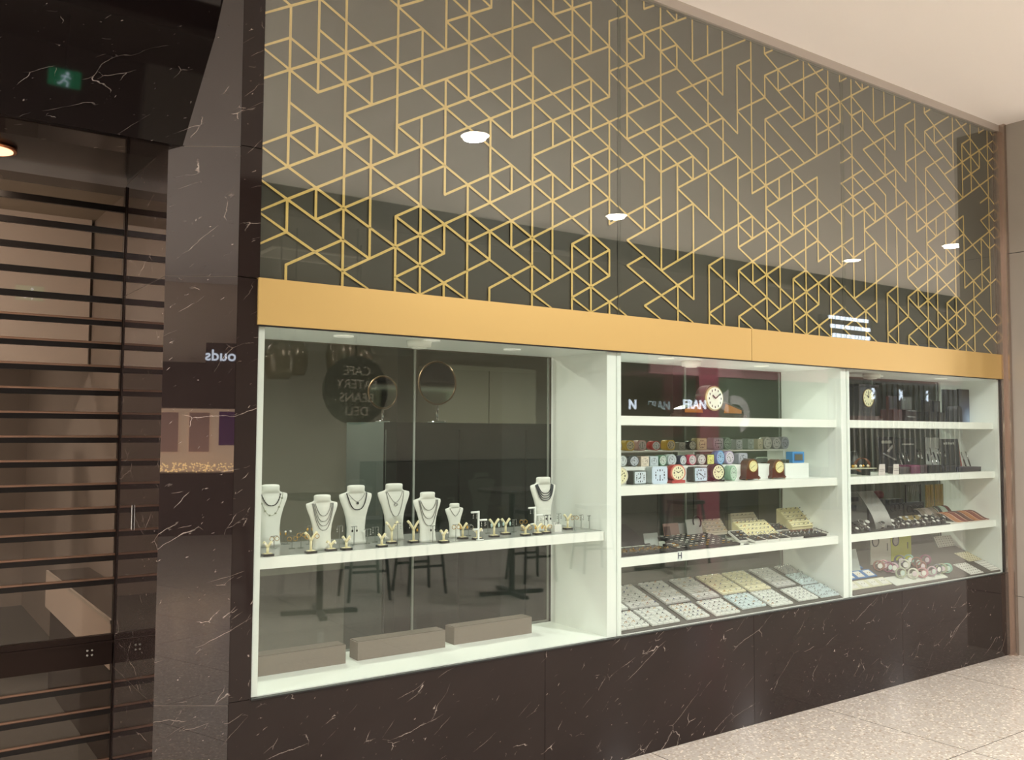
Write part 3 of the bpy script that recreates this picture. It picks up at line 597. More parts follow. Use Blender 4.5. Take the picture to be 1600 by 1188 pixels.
for i, (a, b_, z0, z1) in enumerate(((.24, .75, 1.35, 1.88), (-.20, .10, 1.25, 1.86), (-.62, -.36, 1.25, 1.86))):
    MB().box(a, b_, -.49, -.46, z0, z1).build('poster', mat('poster%d' % i, ((96, 50, 110), (200, 156, 140), (200, 156, 140))[i], .5, emit=.8), root)  # posters glow in place of store light falling on them
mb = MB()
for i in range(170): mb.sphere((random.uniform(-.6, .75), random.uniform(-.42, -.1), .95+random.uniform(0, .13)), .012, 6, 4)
mb.build('jewellery_sparkle', mat('sparkle', (255, 214, 150), .2, metal=.6, emit=5), root)  # glowing beads painted in as glints of the window's jewellery
# green exit sign hanging in the walkway, mirrored in the leaning fascia
t = thing('exit_sign', 'green running-figure exit sign hanging across the walkway, mirrored in the leaning fascia', 'sign', (1.44, -6.22, 3.09), 0)
MB().box(-.14, .14, -.02, .02, -.075, .085).build('panel', mat('exit_green', (30, 150, 100), .5, emit=2.2), t); MB().cyl((0, 0, .08), (0, 0, .59), .008, seg=8).build('hanger', BLACK, t)
mb = MB(); mb.sphere((.02, .024, .05), .016, 8, 5); mb.tube([(.01, .024, .03), (-.01, .024, -.01), (.03, .024, -.03), (.02, .024, -.07)], .008, 6); mb.tube([(-.01, .024, -.01), (-.04, .024, -.05), (-.06, .024, -.05)], .008, 6); mb.tube([(.01, .024, .025), (.05, .024, .01)], .006, 6); mb.tube([(.01, .024, .025), (-.035, .024, .02)], .006, 6)
mb.build('running_figure', SIGNW, t)

# ================================================================== LEFTMOST CASE: NECKLACE BUSTS, EARRING STANDS
PROF = [(0, .145, .075, .0), (.10, .135, .062, .005), (.28, .132, .052, .012), (.45, .15, .046, .018), (.60, .185, .046, .022), (.72, .225, .046, .026), (.80, .245, .042, .03),
        (.845, .243, .034, .034), (.862, .20, .036, .034), (.875, .155, .045, .03), (.89, .132, .056, .026), (.92, .124, .066, .024), (.97, .126, .068, .022), (.992, .117, .062, .022), (1.0, .085, .048, .022)]
def bust_at(h):
    for a, b in zip(PROF, PROF[1:]):
        if a[0] <= h <= b[0]:
            f = (h-a[0])/(b[0]-a[0]); return tuple(a[i]+(b[i]-a[i])*f for i in (1, 2, 3))
    return PROF[-1][1:]
def bust_mesh():
    R = []
    hs = sorted(set([p[0] for p in PROF] + [.05, .2, .36, .52, .66, .76]))
    for h in hs:
        w, d, y = bust_at(h); ring = []
        for k in range(28):
            t = 2*pi*k/28; c, s_ = cos(t), sin(t); ring.append(Vector((w*abs(c)**.8*(1 if c > 0 else -1), y+d*abs(s_)**.9*(1 if s_ > 0 else -1), h)))
        R.append(ring)
    return MB().loft(R)
BUSTM = mat('bust_leatherette', (226, 228, 220), .45, bump=.15, nscale=80)
def bust(px, py, H, rz, lab, wf=1.0):
    p = on(px, py, 1.1125)
    o = bust_mesh().build('necklace_bust', BUSTM, None, (p.x, min(max(p.y+.03, .11), .34), 1.1126)); o.rotation_euler = (0, 0, rz); o.scale = (H*wf*1.17, H*1.1, H*.90)
    tag(o, lab, 'display bust', 'white necklace busts'); return o
def front_y(x, h, out=.006):
    w, d, y = bust_at(min(max(h, 0), 1)); q = min(.999, abs(x)/w); return y - d*(max(0, 1-q**2.5))**.45 - out
def necklace(b, h0, hb, w0, rad, m, lab, bead=0, power=2.0, pend=None, pm=None, pr=.016, brad=.011):
    root = thing('necklace', lab, 'necklace', b.location, b.rotation_euler[2], 'necklaces on the busts'); root.scale = b.scale
    pts = []; n = 26
    for i in range(n+1):
        t = -1+2*i/n; x = w0*(abs(t)**.75)*(1 if t > 0 else -1)
        h = hb+(h0-hb)*abs(t)**power; pts.append(Vector((x, front_y(x, h, .004+rad), h)))
    y0 = bust_at(h0)[2]
    back = [Vector((w0*.6, y0+.065, h0+.04)), Vector((0, y0+.085, h0+.05)), Vector((-w0*.6, y0+.065, h0+.04))]
    mb = MB().tube(pts, rad, 6); mb.tube([pts[-1]] + back + [pts[0]], rad, 6)
    if bead:
        for i in range(0, n+1, bead): mb.sphere(pts[i], brad, 8, 6)
    mb.build('chain', m, root)
    if pend:
        q = pts[n//2]; pmb = MB()
        if pend == 'drop': pmb.sphere(q-Vector((0, .008, pr*1.6)), pr, 10, 7, sz=1.5)
        elif pend == 'ring': pmb.torus(q-Vector((0, .004, pr*1.3)), pr, pr*.28, (0, 1, 0), 14, 6)
        pmb.build('pendant', pm or m, root)
NSIL = mat('necklace_silver', (134, 134, 130), .3, metal=.6); DARKB = mat('dark_beads', (28, 30, 34), .25); SLATE = mat('slate_cord', (52, 58, 62), .4)
b0 = bust(405, 849, .285, radians(6), 'white necklace bust cut off by the left end of the window')
b1 = bust(512, 862, .248, radians(4), 'white necklace bust with four tiers of silver chain, second from the left end')
b2 = bust(561, 851, .278, radians(4), 'white necklace bust with a dark bead string and a small black pendant')
b3 = bust(621, 845, .278, radians(4), 'white necklace bust with a long thin chain and round pendant, tallest near the case middle', 1.04)
b4 = bust(682, 850, .242, radians(4), 'white necklace bust with three smooth grey chains', 1.04)
b5 = bust(716, 841, .172, radians(6), 'smallest white necklace bust with a single V-shaped chain', 1.04)
b6 = bust(856, 831, .292, radians(4), 'white necklace bust with dark cords, alone toward the right end', .97)
necklace(b0, .84, .66, .13, .006, DARKB, 'dark bead necklace on the bust cut off by the left end', 2)
necklace(b0, .86, .50, .17, .003, mat('green_grey_beads', (150, 156, 132), .4), 'long pale green-grey bead necklace on the bust cut off by the left end', 4, 1.6, brad=.014)
for i, (hb, w) in enumerate(((.62, .12), (.52, .14), (.44, .155), (.36, .165))):
    necklace(b1, .84, hb, w, .0048, NSIL, ('shortest', 'second shortest', 'second longest', 'longest')[i]+' of the four silver chains on the second bust from the left end', 3, 1.9, brad=.007)
necklace(b2, .86, .585, .15, .0075, DARKB, 'dark slate bead string on the bust with the black pendant', 1, 2.2, brad=.008)
necklace(b2, .85, .72, .12, .0036, NSIL, 'fine silver chain with a small black pendant', 0, 1.2, 'drop', DARKB, .016)
necklace(b3, .85, .42, .135, .0042, NSIL, 'long thin silver chain on the tallest bust near the case middle', 4, 1.7, brad=.006)
necklace(b3, .86, .66, .12, .0036, NSIL, 'short silver chain with a round open pendant', 0, 1.2, 'ring', SILVER, .024)
for i, (hb, w) in enumerate(((.64, .14), (.47, .16), (.33, .17))):
    necklace(b4, .83, hb, w, .0055, mat('grey_chain', (128, 128, 122), .35, metal=.6), ('shortest', 'middle', 'longest')[i]+' of the three smooth grey chains', 0, 1.9)
necklace(b5, .85, .63, .14, .006, mat('grey_chain', (128, 128, 122), .35, metal=.6), 'V-shaped grey chain on the smallest bust', 0, 1.25)
for i, hb in enumerate((.70, .655, .61, .57)):
    necklace(b6, .865-.006*i, hb, .135+.012*i, .0075, SLATE, ('innermost', 'second', 'third', 'outermost')[i]+' dark cord necklace on the bust toward the right end', 0, 2.3)

# Y-shaped cream earring stands
def ystand(H, W):
    t = thing('earring_stand', '', 'earring stand', (0, 0, 0), 0, 'cream Y-shaped earring stands')
    MB().box(-.021, .021, -.015, .015, 0, .008).build('foot', BLACK, t)
    mb = MB(); r = .0050
    mb.box(-.016, .016, -.011, .011, .008, .0105)
    mb.tube([(0, 0, .009), (0, 0, H*.62)], r, 10)
    for s in (-1, 1): mb.tube([(0, 0, H*.58), (s*W*.12, 0, H*.72), (s*W*.3, 0, H*.88), (s*W*.5, 0, H)], [r, r, r*1.05, r*1.15], 10)
    mb.build('arms', CREAM, t); return t
yproto = {}
YS = [(418, 869, 847, 'at the far left before the cut-off bust'), (488, 865, 832, 'left of the four-chain bust tall one'), (517, 861, 846, 'in front of the four-chain bust short one'), (541, 859.5, 840, 'left below the black-pendant bust'),
      (596.5, 855, 836, 'short one left below the tallest bust'), (612, 849.5, 816, 'tall one at the left side of the tallest bust'), (646, 848.5, 814, 'tall one between tallest bust and three-chain bust'), (694, 848.5, 830, 'in front of the three-chain bust'),
      (723, 842.5, 818, 'in front of the smallest bust'), (746, 843.5, 827, 'short one before the left white holder'), (772, 839.5, 813, 'tall one right of the left white holder'), (790, 835.5, 811, 'tall one holding pale drops past the case middle'),
      (821, 837.5, 821, 'left one of three before the right-hand bust'), (840, 835.5, 819, 'middle one of three before the right-hand bust'), (853, 833.8, 819, 'right one of three before the right-hand bust'), (887, 827.5, 804, 'farthest right beyond the right-hand bust')]
PEARL = mat('pearl', (238, 232, 222), .25); ONYX = mat('onyx', (26, 26, 30), .2); ICE = mat('ice_glass', (186, 210, 206), .1)
def earrings(loc, kind, lab, rz=0, gap=.012):
    t = thing('earring_pair', lab, 'earrings', loc, rz, 'earring pairs on the stands')
    for s in (-1, 1):
        mb = MB(); x = s*gap
        if kind == 'hoop': mb.torus((x, 0, -.010), .0085, .0012, (.35, 1, 0), 14, 6); m = GOLD
        elif kind == 'silver_hoop': mb.torus((x, 0, -.010), .0085, .0012, (.35, 1, 0), 14, 6); m = SILVER
        elif kind == 'gold_drop': mb.tube([(x, 0, 0), (x, 0, -.008)], .0007, 5); mb.sphere((x, 0, -.014), .0045, 8, 6, sz=1.6); m = GOLD
        elif kind == 'black_drop': mb.tube([(x, 0, 0), (x, 0, -.012)], .0007, 5); mb.sphere((x, 0, -.017), .004, 8, 6, sz=1.4); m = ONYX
        elif kind == 'pearl': mb.sphere((x, 0, -.004), .0045, 10, 6); m = PEARL
        elif kind == 'ice': mb.tube([(x, 0, 0), (x, 0, -.008)], .0007, 5); mb.sphere((x, 0, -.018), .005, 8, 6, sz=2.0); m = ICE
        else: mb.tube([(x, 0, 0), (x, 0, -.022)], .0009, 5); mb.sphere((x, 0, -.012), .0025, 8, 5); mb.sphere((x, 0, -.022), .003, 8, 5); m = SILVER
        mb.build('earring', m, t)
    return t
for n, (px, py, pt, lab) in enumerate(YS):
    p = on(px, py, 1.1125); y = min(max(p.y, .05), .40)
    H = at(px, pt, y).z - 1.1125; H = max(.028, H); Wd = H*.95 if H < .05 else H*.62
    key = (round(H, 2), round(Wd, 2))
    if key not in yproto: s = ystand(H, Wd); yproto[key] = s; s.location = (p.x, y, 1.1126)
    else: s = dup(yproto[key], (p.x, y, 1.1126), 0)
    s['label'] = 'cream Y-shaped earring stand, '+lab
    k = ('pearl', 'hoop', 'pearl', 'pearl', 'pearl', 'pearl', 'silver', 'pearl', 'gold_drop', 'pearl', 'ice', 'ice', 'hoop', 'gold_drop', 'hoop', 'silver')[n]
    earrings((p.x, y-.009, 1.1126+H*.93), k, {'pearl': 'pearl earrings', 'hoop': 'gold hoops', 'silver': 'silver drops', 'gold_drop': 'gold drops', 'ice': 'pale glass drops'}[k]+' on the Y stand '+lab.split(',')[0], 0, Wd*.42)
# clear T-shaped earring stands
AC = mat('thin_clear_rod', (120, 124, 118), .15, spec=.8)
TS = [(428, 857, 838, 'hoop', 'left of the tall stand, first'), (441, 851, 829, 'gold_drop', 'left of the tall stand, second'), (449, 851, 829, 'pearl', 'left of the tall stand, third'), (470, 857, 832, 'hoop', 'left of the tall stand, fourth'),
      (456, 858, 838, 'hoop', 'low front row left of the tall stand'), (483, 851, 822, 'gold_drop', 'behind the tall stand by the four-chain bust'), (530, 858, 822, 'silver', 'right foot of the four-chain bust'), (553, 852, 823, 'black_drop', 'in front of the black-pendant bust'),
      (574, 850, 827, 'silver', 'right foot of the black-pendant bust'), (586, 848, 824, 'silver', 'between the black-pendant and tallest busts'), (621, 852, 818, 'silver', 'in front of the tallest middle bust'), (654, 845, 823, 'gold_drop', 'right of the tallest middle bust, gold drops'),
      (676, 848, 822, 'black_drop', 'in front of the three-chain bust'), (712, 846, 820, 'hoop', 'in front of the smallest bust'), (706, 838, 822, 'silver', 'left foot of the smallest bust'), (732, 838, 820, 'silver_hoop', 'large hoops right of the smallest bust'),
      (762, 834, 812, 'silver', 'right of the left white branching holder'), (783, 832, 812, 'silver', 'between the two tall stands past the middle'), (803, 832, 812, 'silver', 'left of the gold-hoop pair past the middle'), (817, 830, 812, 'hoop', 'gold discs before the right white branching holder'),
      (845, 828, 808, 'gold_drop', 'left foot of the right-hand bust'), (851, 832, 806, 'silver', 'front of the right-hand bust, left'), (856, 832, 805, 'black_drop', 'front of the right-hand bust, right'), (873, 822, 803, 'silver', 'right foot of the right-hand bust'),
      (897, 829, 806, 'hoop', 'right end group, first from the bust'), (903, 823, 797, 'silver', 'right end group, tallest'), (908, 828, 805, 'silver', 'right end group, third from the bust'), (915, 824, 806, 'pearl', 'right end group, fourth from the bust'), (921, 827, 806, 'silver', 'right end group, next to last'), (926, 824, 805, 'black_drop', 'right end group, last')]
for n, (px, py, pt, k, lab) in enumerate(TS):
    p = on(px, py, 1.1125); y = min(max(p.y, .05), .41); H = at(px, pt, y).z-1.1125
    t = thing('clear_earring_stand', 'clear T-shaped earring stand, '+lab, 'earring stand', (p.x, y, 1.1126), radians(random.uniform(-15, 15)), 'clear T-shaped earring stands')
    MB().rbox(-.012, .012, -.009, .009, 0, .003, .002, axis='z').build('foot', ACRY, t)
    MB().box(-.0011, .0011, -.0011, .0011, .003, H).box(-.016, .016, -.001, .001, H-.0015, H+.001).build('rod', AC, t)
    earrings((p.x, y-.0045, 1.1126+H-.001), k, {'hoop': 'gold hoops', 'gold_drop': 'gold drops', 'pearl': 'pearl earrings', 'silver': 'silver drops', 'black_drop': 'black drops', 'silver_hoop': 'silver hoops'}[k]+' on clear stand '+lab, t.rotation_euler[2], .012)
# white branching holders
for (px, py, pt, lab) in ((752, 845, 798.5, 'white branching earring holder with three arms, left of the case middle'), (836, 835, 792, 'white branching earring holder with three arms, left of the right-hand bust')):
    p = on(px, py, 1.1125); y = min(max(p.y, .05), .3); H = at(px, pt, y).z-1.1125; s = H
    t = thing('earring_tree', lab, 'earring stand', (p.x, y, 1.1126), 0, 'white branching earring holders')
    MB().rbox(-.012, .022, -.012, .012, 0, .004, .003, axis='z').build('foot', WHITE, t)
    MB().box(-.0035, .0035, -.0035, .0035, .004, H).build('post', WHITE, t)
    for (sx, hz, ln) in ((-1, .96, .3), (1, .68, .34), (-1, .37, .2)):
        MB().cyl((0, 0, hz*s), (sx*ln*s, 0, hz*s), .0042, seg=12).build('arm', WHITE, t)
    for (dx, hz) in ((-.17*s, .94*s), (.17*s, .66*s)):
        earrings((p.x+dx, y-.005, 1.1126+hz), 'silver', 'silver drops on the '+('upper' if hz > .8*s else 'lower right')+' arm of the white holder '+lab.split(', ')[1], 0, .009)
p = on(869, 831, 1.1125); t = thing('ring_block', 'small white block with silver rings at the foot of the right-hand bust', 'ring holder', (p.x, max(.06, p.y), 1.1126))
MB().rbox(-.022, .022, -.016, .016, 0, .034, .003, axis='z').build('block', mat('white_leather', (236, 236, 230), .5), t)
for i in range(3):
    o = MB().torus((0, 0, 0), .0075, .0014, (0, 1, 0), 14, 6).build('ring', SILVER, None, (p.x-.014+.014*i, max(.06, p.y)-.004, 1.1126+.038)); tag(o, 'silver ring standing in the small white block', 'ring', 'rings in the small white block')
# three long taupe plinth boxes on the case floor
TAU = mat('taupe_leather', (122, 110, 98), .55)
zt = SILL+.004
for (x0, x1, yf, yb, lab) in ((1.251, 1.722, .262, .345, 'long taupe display box at the left end of the bare case floor'), (1.782, 2.226, .272, .355, 'long taupe display box in the middle of the bare case floor'), (2.282, 2.735, .288, .37, 'long taupe display box at the right of the bare case floor')):
    t = thing('plinth_box', lab, 'display box', ((x0+x1)/2, yf, zt), 0, 'taupe boxes on the case floor'); w = (x1-x0)/2
    MB().rbox(-w, w, 0, yb-yf, 0, .078, .003, axis='z').build('box', TAU, t)
    MB().box(-w+.004, w-.004, .004, yb-yf-.004, .078, .081).build('lid_pad', mat('taupe_suede', (104, 94, 84), .9), t)

# ================================================================== MIDDLE CASE
INKM = mat('clock_ink', (30, 30, 34), .5)
def clock(shape, px0, py0, px1, py1, Y, depth, body, dial, lab, zb, ring=None, foot=None, group='small clocks on the risers', nums=True, hm=(10, 9), big=False):
    x0, x1, z0, z1 = rect(px0, py0, px1, py1, Y)
    w = (x1-x0)/2; h = (z1-z0)/2; cx = (x0+x1)/2
    if foot is None: z0 = zb; z1 = zb+2*h
    cz = (z0+z1)/2 - zb
    t = thing('clock', lab, 'clock', (cx, Y, zb), 0, group)
    bm = mat('clock_body_%d_%d_%d' % body, body, .35); dm = mat('clock_dial_%d_%d_%d' % dial, dial, .45)
    rm = mat('clock_ring_%d_%d_%d' % ring, ring, .35) if ring else bm
    def oval(a, b, n=32): return [(a*cos(2*pi*k/n), cz+b*sin(2*pi*k/n)) for k in range(n)]
    rw = .84
    mb = MB()
    if shape in ('round', 'oval'):
        mb.prism(oval(w*.98, h*.98), .004, depth, 'y', 0, True)
    elif shape == 'square': mb.rbox(-w, w, .004, depth, cz-h, cz+h, w*.28)
    elif shape == 'sharp': mb.rbox(-w, w, .004, depth, cz-h, cz+h, w*.08)
    elif shape == 'cube': mb.rbox(-w, w, .004, depth, cz-h, cz+h, w*.45)
    mb.build('case', bm, t)
    sq = shape in ('square', 'sharp')
    mb = MB()
    if sq: mb.rbox(-w, w, 0, .005, cz-h, cz+h, w*(.25 if shape == 'square' else .08))
    else: mb.prism(oval(w, h), 0, .005, 'y', 0, True)
    mb.build('rim', rm, t)
    mb = MB()
    if sq: mb.rbox(-w*rw, w*rw, -.0012, .001, cz-h*rw, cz+h*rw, w*.12)
    else: mb.prism(oval(w*rw, h*rw), -.0012, .001, 'y', 0, True)
    for k in range(12):
        a = pi/2-2*pi*k/12; L = (.70 if not sq else .66)*rw
        u, v = w*L*cos(a), h*L*sin(a)
        if sq: q = max(abs(cos(a)), abs(sin(a))); u, v = w*.66*rw*cos(a)/q, h*.66*rw*sin(a)/q
        s = w*.065*(1.5 if k % 3 == 0 else 1); mb.box(u-s*.6, u+s*.6, -.0018, -.0012, cz+v-s, cz+v+s, 1)
    mb.build('dial', [dm, INKM], t)
    mb = MB()
    for (ang, ln, th) in ((hm[0]*30, .40, .045), (hm[1]*6, .62, .03)):
        a = radians(90-ang); dx, dz = cos(a), sin(a); nx, nz = -dz*w*th, dx*w*th
        mb.prism([(nx, cz+nz), (-nx, cz-nz), (dx*w*ln-nx*.5, cz+dz*h*ln-nz*.5), (dx*w*ln+nx*.5, cz+dz*h*ln+nz*.5)], -.0028, -.0020, 'y')
    mb.build('hands', INKM, t)
    if foot == 'base': MB().rbox(-w*.9, w*.9, -.004, depth, 0, max(.004, cz-h+h*.12), .002).build('foot', bm, t)
    if foot == 'mantel':
        pass
    return t
RZ1, RZ2 = 1.414, 1.495
t = thing('display_riser', 'long white stepped riser carrying the two back rows of small clocks', 'riser', (3.085, .17, 1.3255))
MB().rbox(0, 1.36, 0, .115, 0, RZ1-1.3255, .003, axis='z').build('lower_step', WHITE, t)
MB().rbox(.0, 1.62, .115, .25, RZ2-1.3255-.008, RZ2-1.3255, .002, axis='z').build('upper_step', mat('riser_grey', (214, 214, 204), .4), t)
MB().box(.0, .008, .12, .245, 0, RZ2-1.3255-.008).box(1.60, 1.608, .12, .245, 0, RZ2-1.3255-.008).box(.8, .808, .12, .245, 0, RZ2-1.3255-.008).build('support', WHITE, t)
x0, x1, z0, z1 = rect(1227, 725, 1264, 747, .15)
t = thing('display_riser', 'short white box riser at the right end of the clock shelf', 'riser', (x0, .15, 1.3255)); MB().rbox(0, x1-x0, 0, .12, 0, .088, .003, axis='z').build('box', WHITE, t)
ZR3 = 1.3255+.088
YA, YB, YC = .30, .20, .115
W1, G1, C1_, LB = (214, 214, 206), (150, 150, 146), (226, 218, 176), (190, 208, 222)
rowA = [('round', 959, 690, 972, 705, (150, 140, 140), (190, 180, 178), 'grey round clock cut off at the left end of the top row'),
 ('cube', 978, 689, 991.6, 705, (206, 172, 62), (196, 186, 158), 'yellow block clock in the top row, first from the left'),
 ('cube', 997, 689, 1010, 705, (196, 160, 156), (186, 178, 172), 'pale pink block clock in the top row beside the yellow one'),
 ('round', 1018.5, 690, 1032, 705, (188, 48, 44), (206, 208, 206), 'red drum clock in the top row'),
 ('cube', 1041.5, 689, 1055, 705, (200, 164, 50), (188, 178, 150), 'yellow block clock in the top row to the right of the red drum'),
 ('sharp', 1061, 692, 1071, 704.5, (132, 132, 124), (160, 160, 150), 'small grey square clock in the top row'),
 ('round', 1076.5, 690, 1088, 704.5, (34, 34, 32), (200, 198, 180), 'black drum clock in the top row'),
 ('square', 1089, 686, 1104.5, 704.5, (206, 196, 152), (222, 214, 168), 'cream square clock in the top row'),
 ('square', 1114, 685, 1130.5, 704, (150, 146, 158), (172, 168, 180), 'lilac square clock in the top row'),
 ('round', 1131, 684, 1143, 703.5, (128, 150, 136), (150, 168, 154), 'grey-green round clock in the top row'),
 ('square', 1150, 687, 1160, 703, (160, 162, 164), (182, 184, 190), 'pale grey square clock in the top row, right of the grey-green round one'),
 ('square', 1168, 686, 1178, 703, (140, 148, 142), (160, 170, 166), 'grey-green square clock in the top row'),
 ('sharp', 1184, 686, 1192, 702.5, (190, 182, 160), (200, 192, 168), 'narrow cream clock in the top row'),
 ('round', 1193, 683, 1206, 702.5, (176, 174, 166), (196, 194, 186), 'pale round clock in the top row, third from the right'),
 ('round', 1207, 683, 1220, 702, (170, 166, 168), (190, 186, 186), 'pale round clock in the top row, second from the right'),
 ('round', 1221, 682, 1233, 701.5, (172, 170, 180), (158, 156, 170), 'pale round clock at the right end of the top row')]
rnd = random.Random(3)
for (s, a, b, c, d, bc, dc, lab) in rowA: clock(s, a, b, c, d, YA, .045, bc, dc, lab, RZ2+.001, hm=(rnd.randint(1, 12), rnd.randint(0, 59)))
rowB = [('round', 966, 711, 980, 729, (140, 146, 142), (206, 214, 214), 'white-faced round clock at the left end of the middle row'),
 ('round', 984, 712, 998.5, 729, (70, 76, 78), (184, 190, 198), 'dark drum clock with blue-grey face in the middle row'),
 ('sharp', 1001.5, 714, 1014, 729.5, (206, 190, 172), (226, 214, 196), 'cream square clock in the middle row'),
 ('sharp', 1015.5, 714, 1028.5, 729.5, (176, 192, 198), (196, 208, 214), 'pale blue square clock in the middle row'),
 ('round', 1030, 712, 1042, 729, (84, 128, 102), (200, 214, 204), 'green drum clock in the middle row'),
 ('round', 1043, 711, 1057, 729, (176, 192, 190), (198, 208, 214), 'pale round clock in the middle row beside the green drum'),
 ('round', 1062, 712, 1073, 728, (52, 56, 78), (206, 210, 214), 'navy drum clock in the middle row'),
 ('round', 1076, 711.5, 1088, 728, (188, 66, 92), (210, 204, 206), 'crimson drum clock in the middle row'),
 ('round', 1090, 711, 1103, 728, (128, 130, 124), (204, 208, 206), 'grey drum clock in the middle row'),
 ('sharp', 1104.5, 710.5, 1116, 727, (60, 92, 66), (222, 228, 130), 'lime-faced square clock in the middle row'),
 ('oval', 1119.5, 705, 1132, 727, (96, 146, 200), (150, 186, 222), 'tall blue oval clock in the middle row'),
 ('oval', 1133.5, 706, 1147, 727, (176, 158, 190), (214, 206, 218), 'tall lilac oval clock in the middle row'),
 ('square', 1154, 709, 1168, 726, (160, 162, 176), (176, 178, 190), 'pale violet-grey clock in the middle row')]
for (s, a, b, c, d, bc, dc, lab) in rowB: clock(s, a, b, c, d, YB, .045, bc, dc, lab, RZ1+.001, hm=(rnd.randint(1, 12), rnd.randint(0, 59)))
clock('round', 956, 728, 981.5, 757, YC, .05, (196, 192, 176), (232, 226, 186), 'large cream round clock in the front row, cut off at the left end', 1.3257, ring=(214, 208, 190), hm=(9, 9), group='large clocks of the front row')
clock('sharp', 990, 735.5, 1010.5, 757, YC, .055, (36, 38, 38), (206, 216, 226), 'black box clock with a square pale blue face in the front row', 1.3257, ring=(96, 104, 100), hm=(8, 1), group='large clocks of the front row')
clock('square', 1019, 730, 1043, 757, YC, .05, (190, 202, 202), (206, 220, 238), 'pale blue rounded square clock in the front row', 1.3257, ring=(204, 220, 236), hm=(6, 30), group='large clocks of the front row')
clock('round', 1048.5, 726, 1071, 752, YC, .05, (176, 62, 58), (236, 230, 196), 'red round clock with cream face in the front row', 1.3257, ring=(206, 120, 104), foot='base', group='large clocks of the front row')
clock('square', 1084, 731, 1106, 755, YC, .05, (66, 68, 64), (190, 208, 226), 'dark rounded clock with pale blue face in the front row', 1.3257, ring=(90, 94, 90), hm=(10, 22), group='large clocks of the front row')
clock('round', 1112.5, 725, 1132.5, 751.5, YC, .05, (34, 34, 32), (232, 228, 190), 'black round clock with cream face in the front row', 1.3257, foot='base', group='large clocks of the front row')
clock('round', 1141, 728, 1151.5, 752, YC, .05, (150, 186, 160), (190, 212, 196), 'pale green round clock in the front row beside the mahogany one', 1.3257, group='large clocks of the front row')
def carriage(px0, py0, px1, py1, Y, lab, dpx, feetgold=False):
    x0, x1, z0, z1 = rect(px0, py0, px1, py1, Y); w = (x1-x0)/2; H = z1-1.3257; t = thing('mantel_clock', lab, 'clock', ((x0+x1)/2, Y, 1.3257))
    WD = mat('mahogany', (92, 42, 32), .22, coat=.5)
    poly = [(-w*.82, .022)] + [(-w*.82, H-w*.82)] + [(-w*.82*cos(a), H-w*.82+w*.82*sin(a)) for a in [pi*k/14 for k in range(1, 14)]] + [(w*.82, H-w*.82), (w*.82, .022)]
    MB().prism(poly, 0, .05, 'y').build('case', WD, t)
    MB().box(-w, w, -.006, .056, .006, .014).box(-w*.92, w*.92, -.003, .053, .014, .022).build('base', WD, t)
    mb = MB()
    for sx in (-1, 1): mb.sphere((sx*w*.85, 0, .004), .004, 8, 5); mb.sphere((sx*w*.85, .048, .004), .004, 8, 5)
    mb.build('foot', GOLD, t)
    a0, a1, c0, c1 = rect(*dpx, Y); cx = (a0+a1)/2-(x0+x1)/2; cz = (c0+c1)/2-1.3257; rx = (a1-a0)/2; rz = (c1-c0)/2
    MB().prism([(cx+rx*cos(2*pi*k/28), cz+rz*sin(2*pi*k/28)) for k in range(28)], -.003, 0, 'y').build('bezel', GOLD, t)
    mb = MB().prism([(cx+rx*.86*cos(2*pi*k/28), cz+rz*.86*sin(2*pi*k/28)) for k in range(28)], -.0042, -.002, 'y')
    for k in range(12):
        u, v = cx+rx*.68*cos(pi*k/6), cz+rz*.68*sin(pi*k/6); mb.box(u-.001, u+.001, -.0048, -.0042, v-.0018, v+.0018, 1)
    mb.build('dial', [mat('ivory_dial', (234, 224, 168), .4), INKM], t)
    mb = MB()
    for ang, ln in ((-60, .4), (120, .6)):
        a = radians(ang+90); mb.tube([(cx, -.0055, cz), (cx+rx*ln*cos(a), -.0055, cz+rz*ln*sin(a))], .0008, 5)
    mb.build('hands', INKM, t)
carriage(1164.5, 717, 1187, 750, YC+.01, 'mahogany arch-topped mantel clock, left one of the two', (1169.5, 719, 1183.5, 738.5))
carriage(1205, 718, 1227, 748, YC+.03, 'mahogany arch-topped mantel clock, right one beside the white box riser', (1210.5, 720, 1224.5, 740))
x0, x1, z0, z1 = rect(1238.5, 707, 1256.5, 724.5, .19); w = (x1-x0)/2; H = z1-z0
t = thing('carriage_clock', 'bright blue carriage clock with a dark screen on the short white riser', 'clock', ((x0+x1)/2, .19, ZR3)); BLU = mat('bright_blue', (60, 140, 206), .35)
MB().rbox(-w, w, 0, .05, 0, H, .006).build('case', BLU, t); MB().rbox(-w*.66, w*.66, -.002, .001, H*.24, H*.76, .003).build('screen', mat('screen_brown', (92, 84, 70), .3), t)
MB().rbox(-w*.78, w*.78, -.001, .0, H*.14, H*.86, .004).build('bezel', mat('deep_blue', (36, 96, 160), .35), t)
t = thing('travel_clock', 'small dark travel clock lying on the short white riser beside the blue clock', 'clock', (at(1230, 720, .2).x, .2, ZR3)); MB().rbox(-.02, .02, 0, .035, 0, .022, .004).build('case', mat('grey_case', (98, 100, 92), .4), t); MB().rbox(-.014, .014, -.001, .001, .004, .018, .002).build('screen', BLACK, t)
x0, x1, z0, z1 = rect(1181, 716.5, 1200, 726.5, .22); t = thing('digital_clock', 'thin chrome-framed digital clock on the riser between the two mahogany clocks', 'clock', ((x0+x1)/2, .22, RZ1)); w = (x1-x0)/2; h = z1-z0
MB().rbox(-w, w, 0, .012, 0, h, h*.45).build('frame', CHROME, t); MB().rbox(-w*.9, w*.9, -.002, .001, h*.14, h*.86, h*.3).build('screen', mat('screen_grey', (72, 76, 70), .3), t)

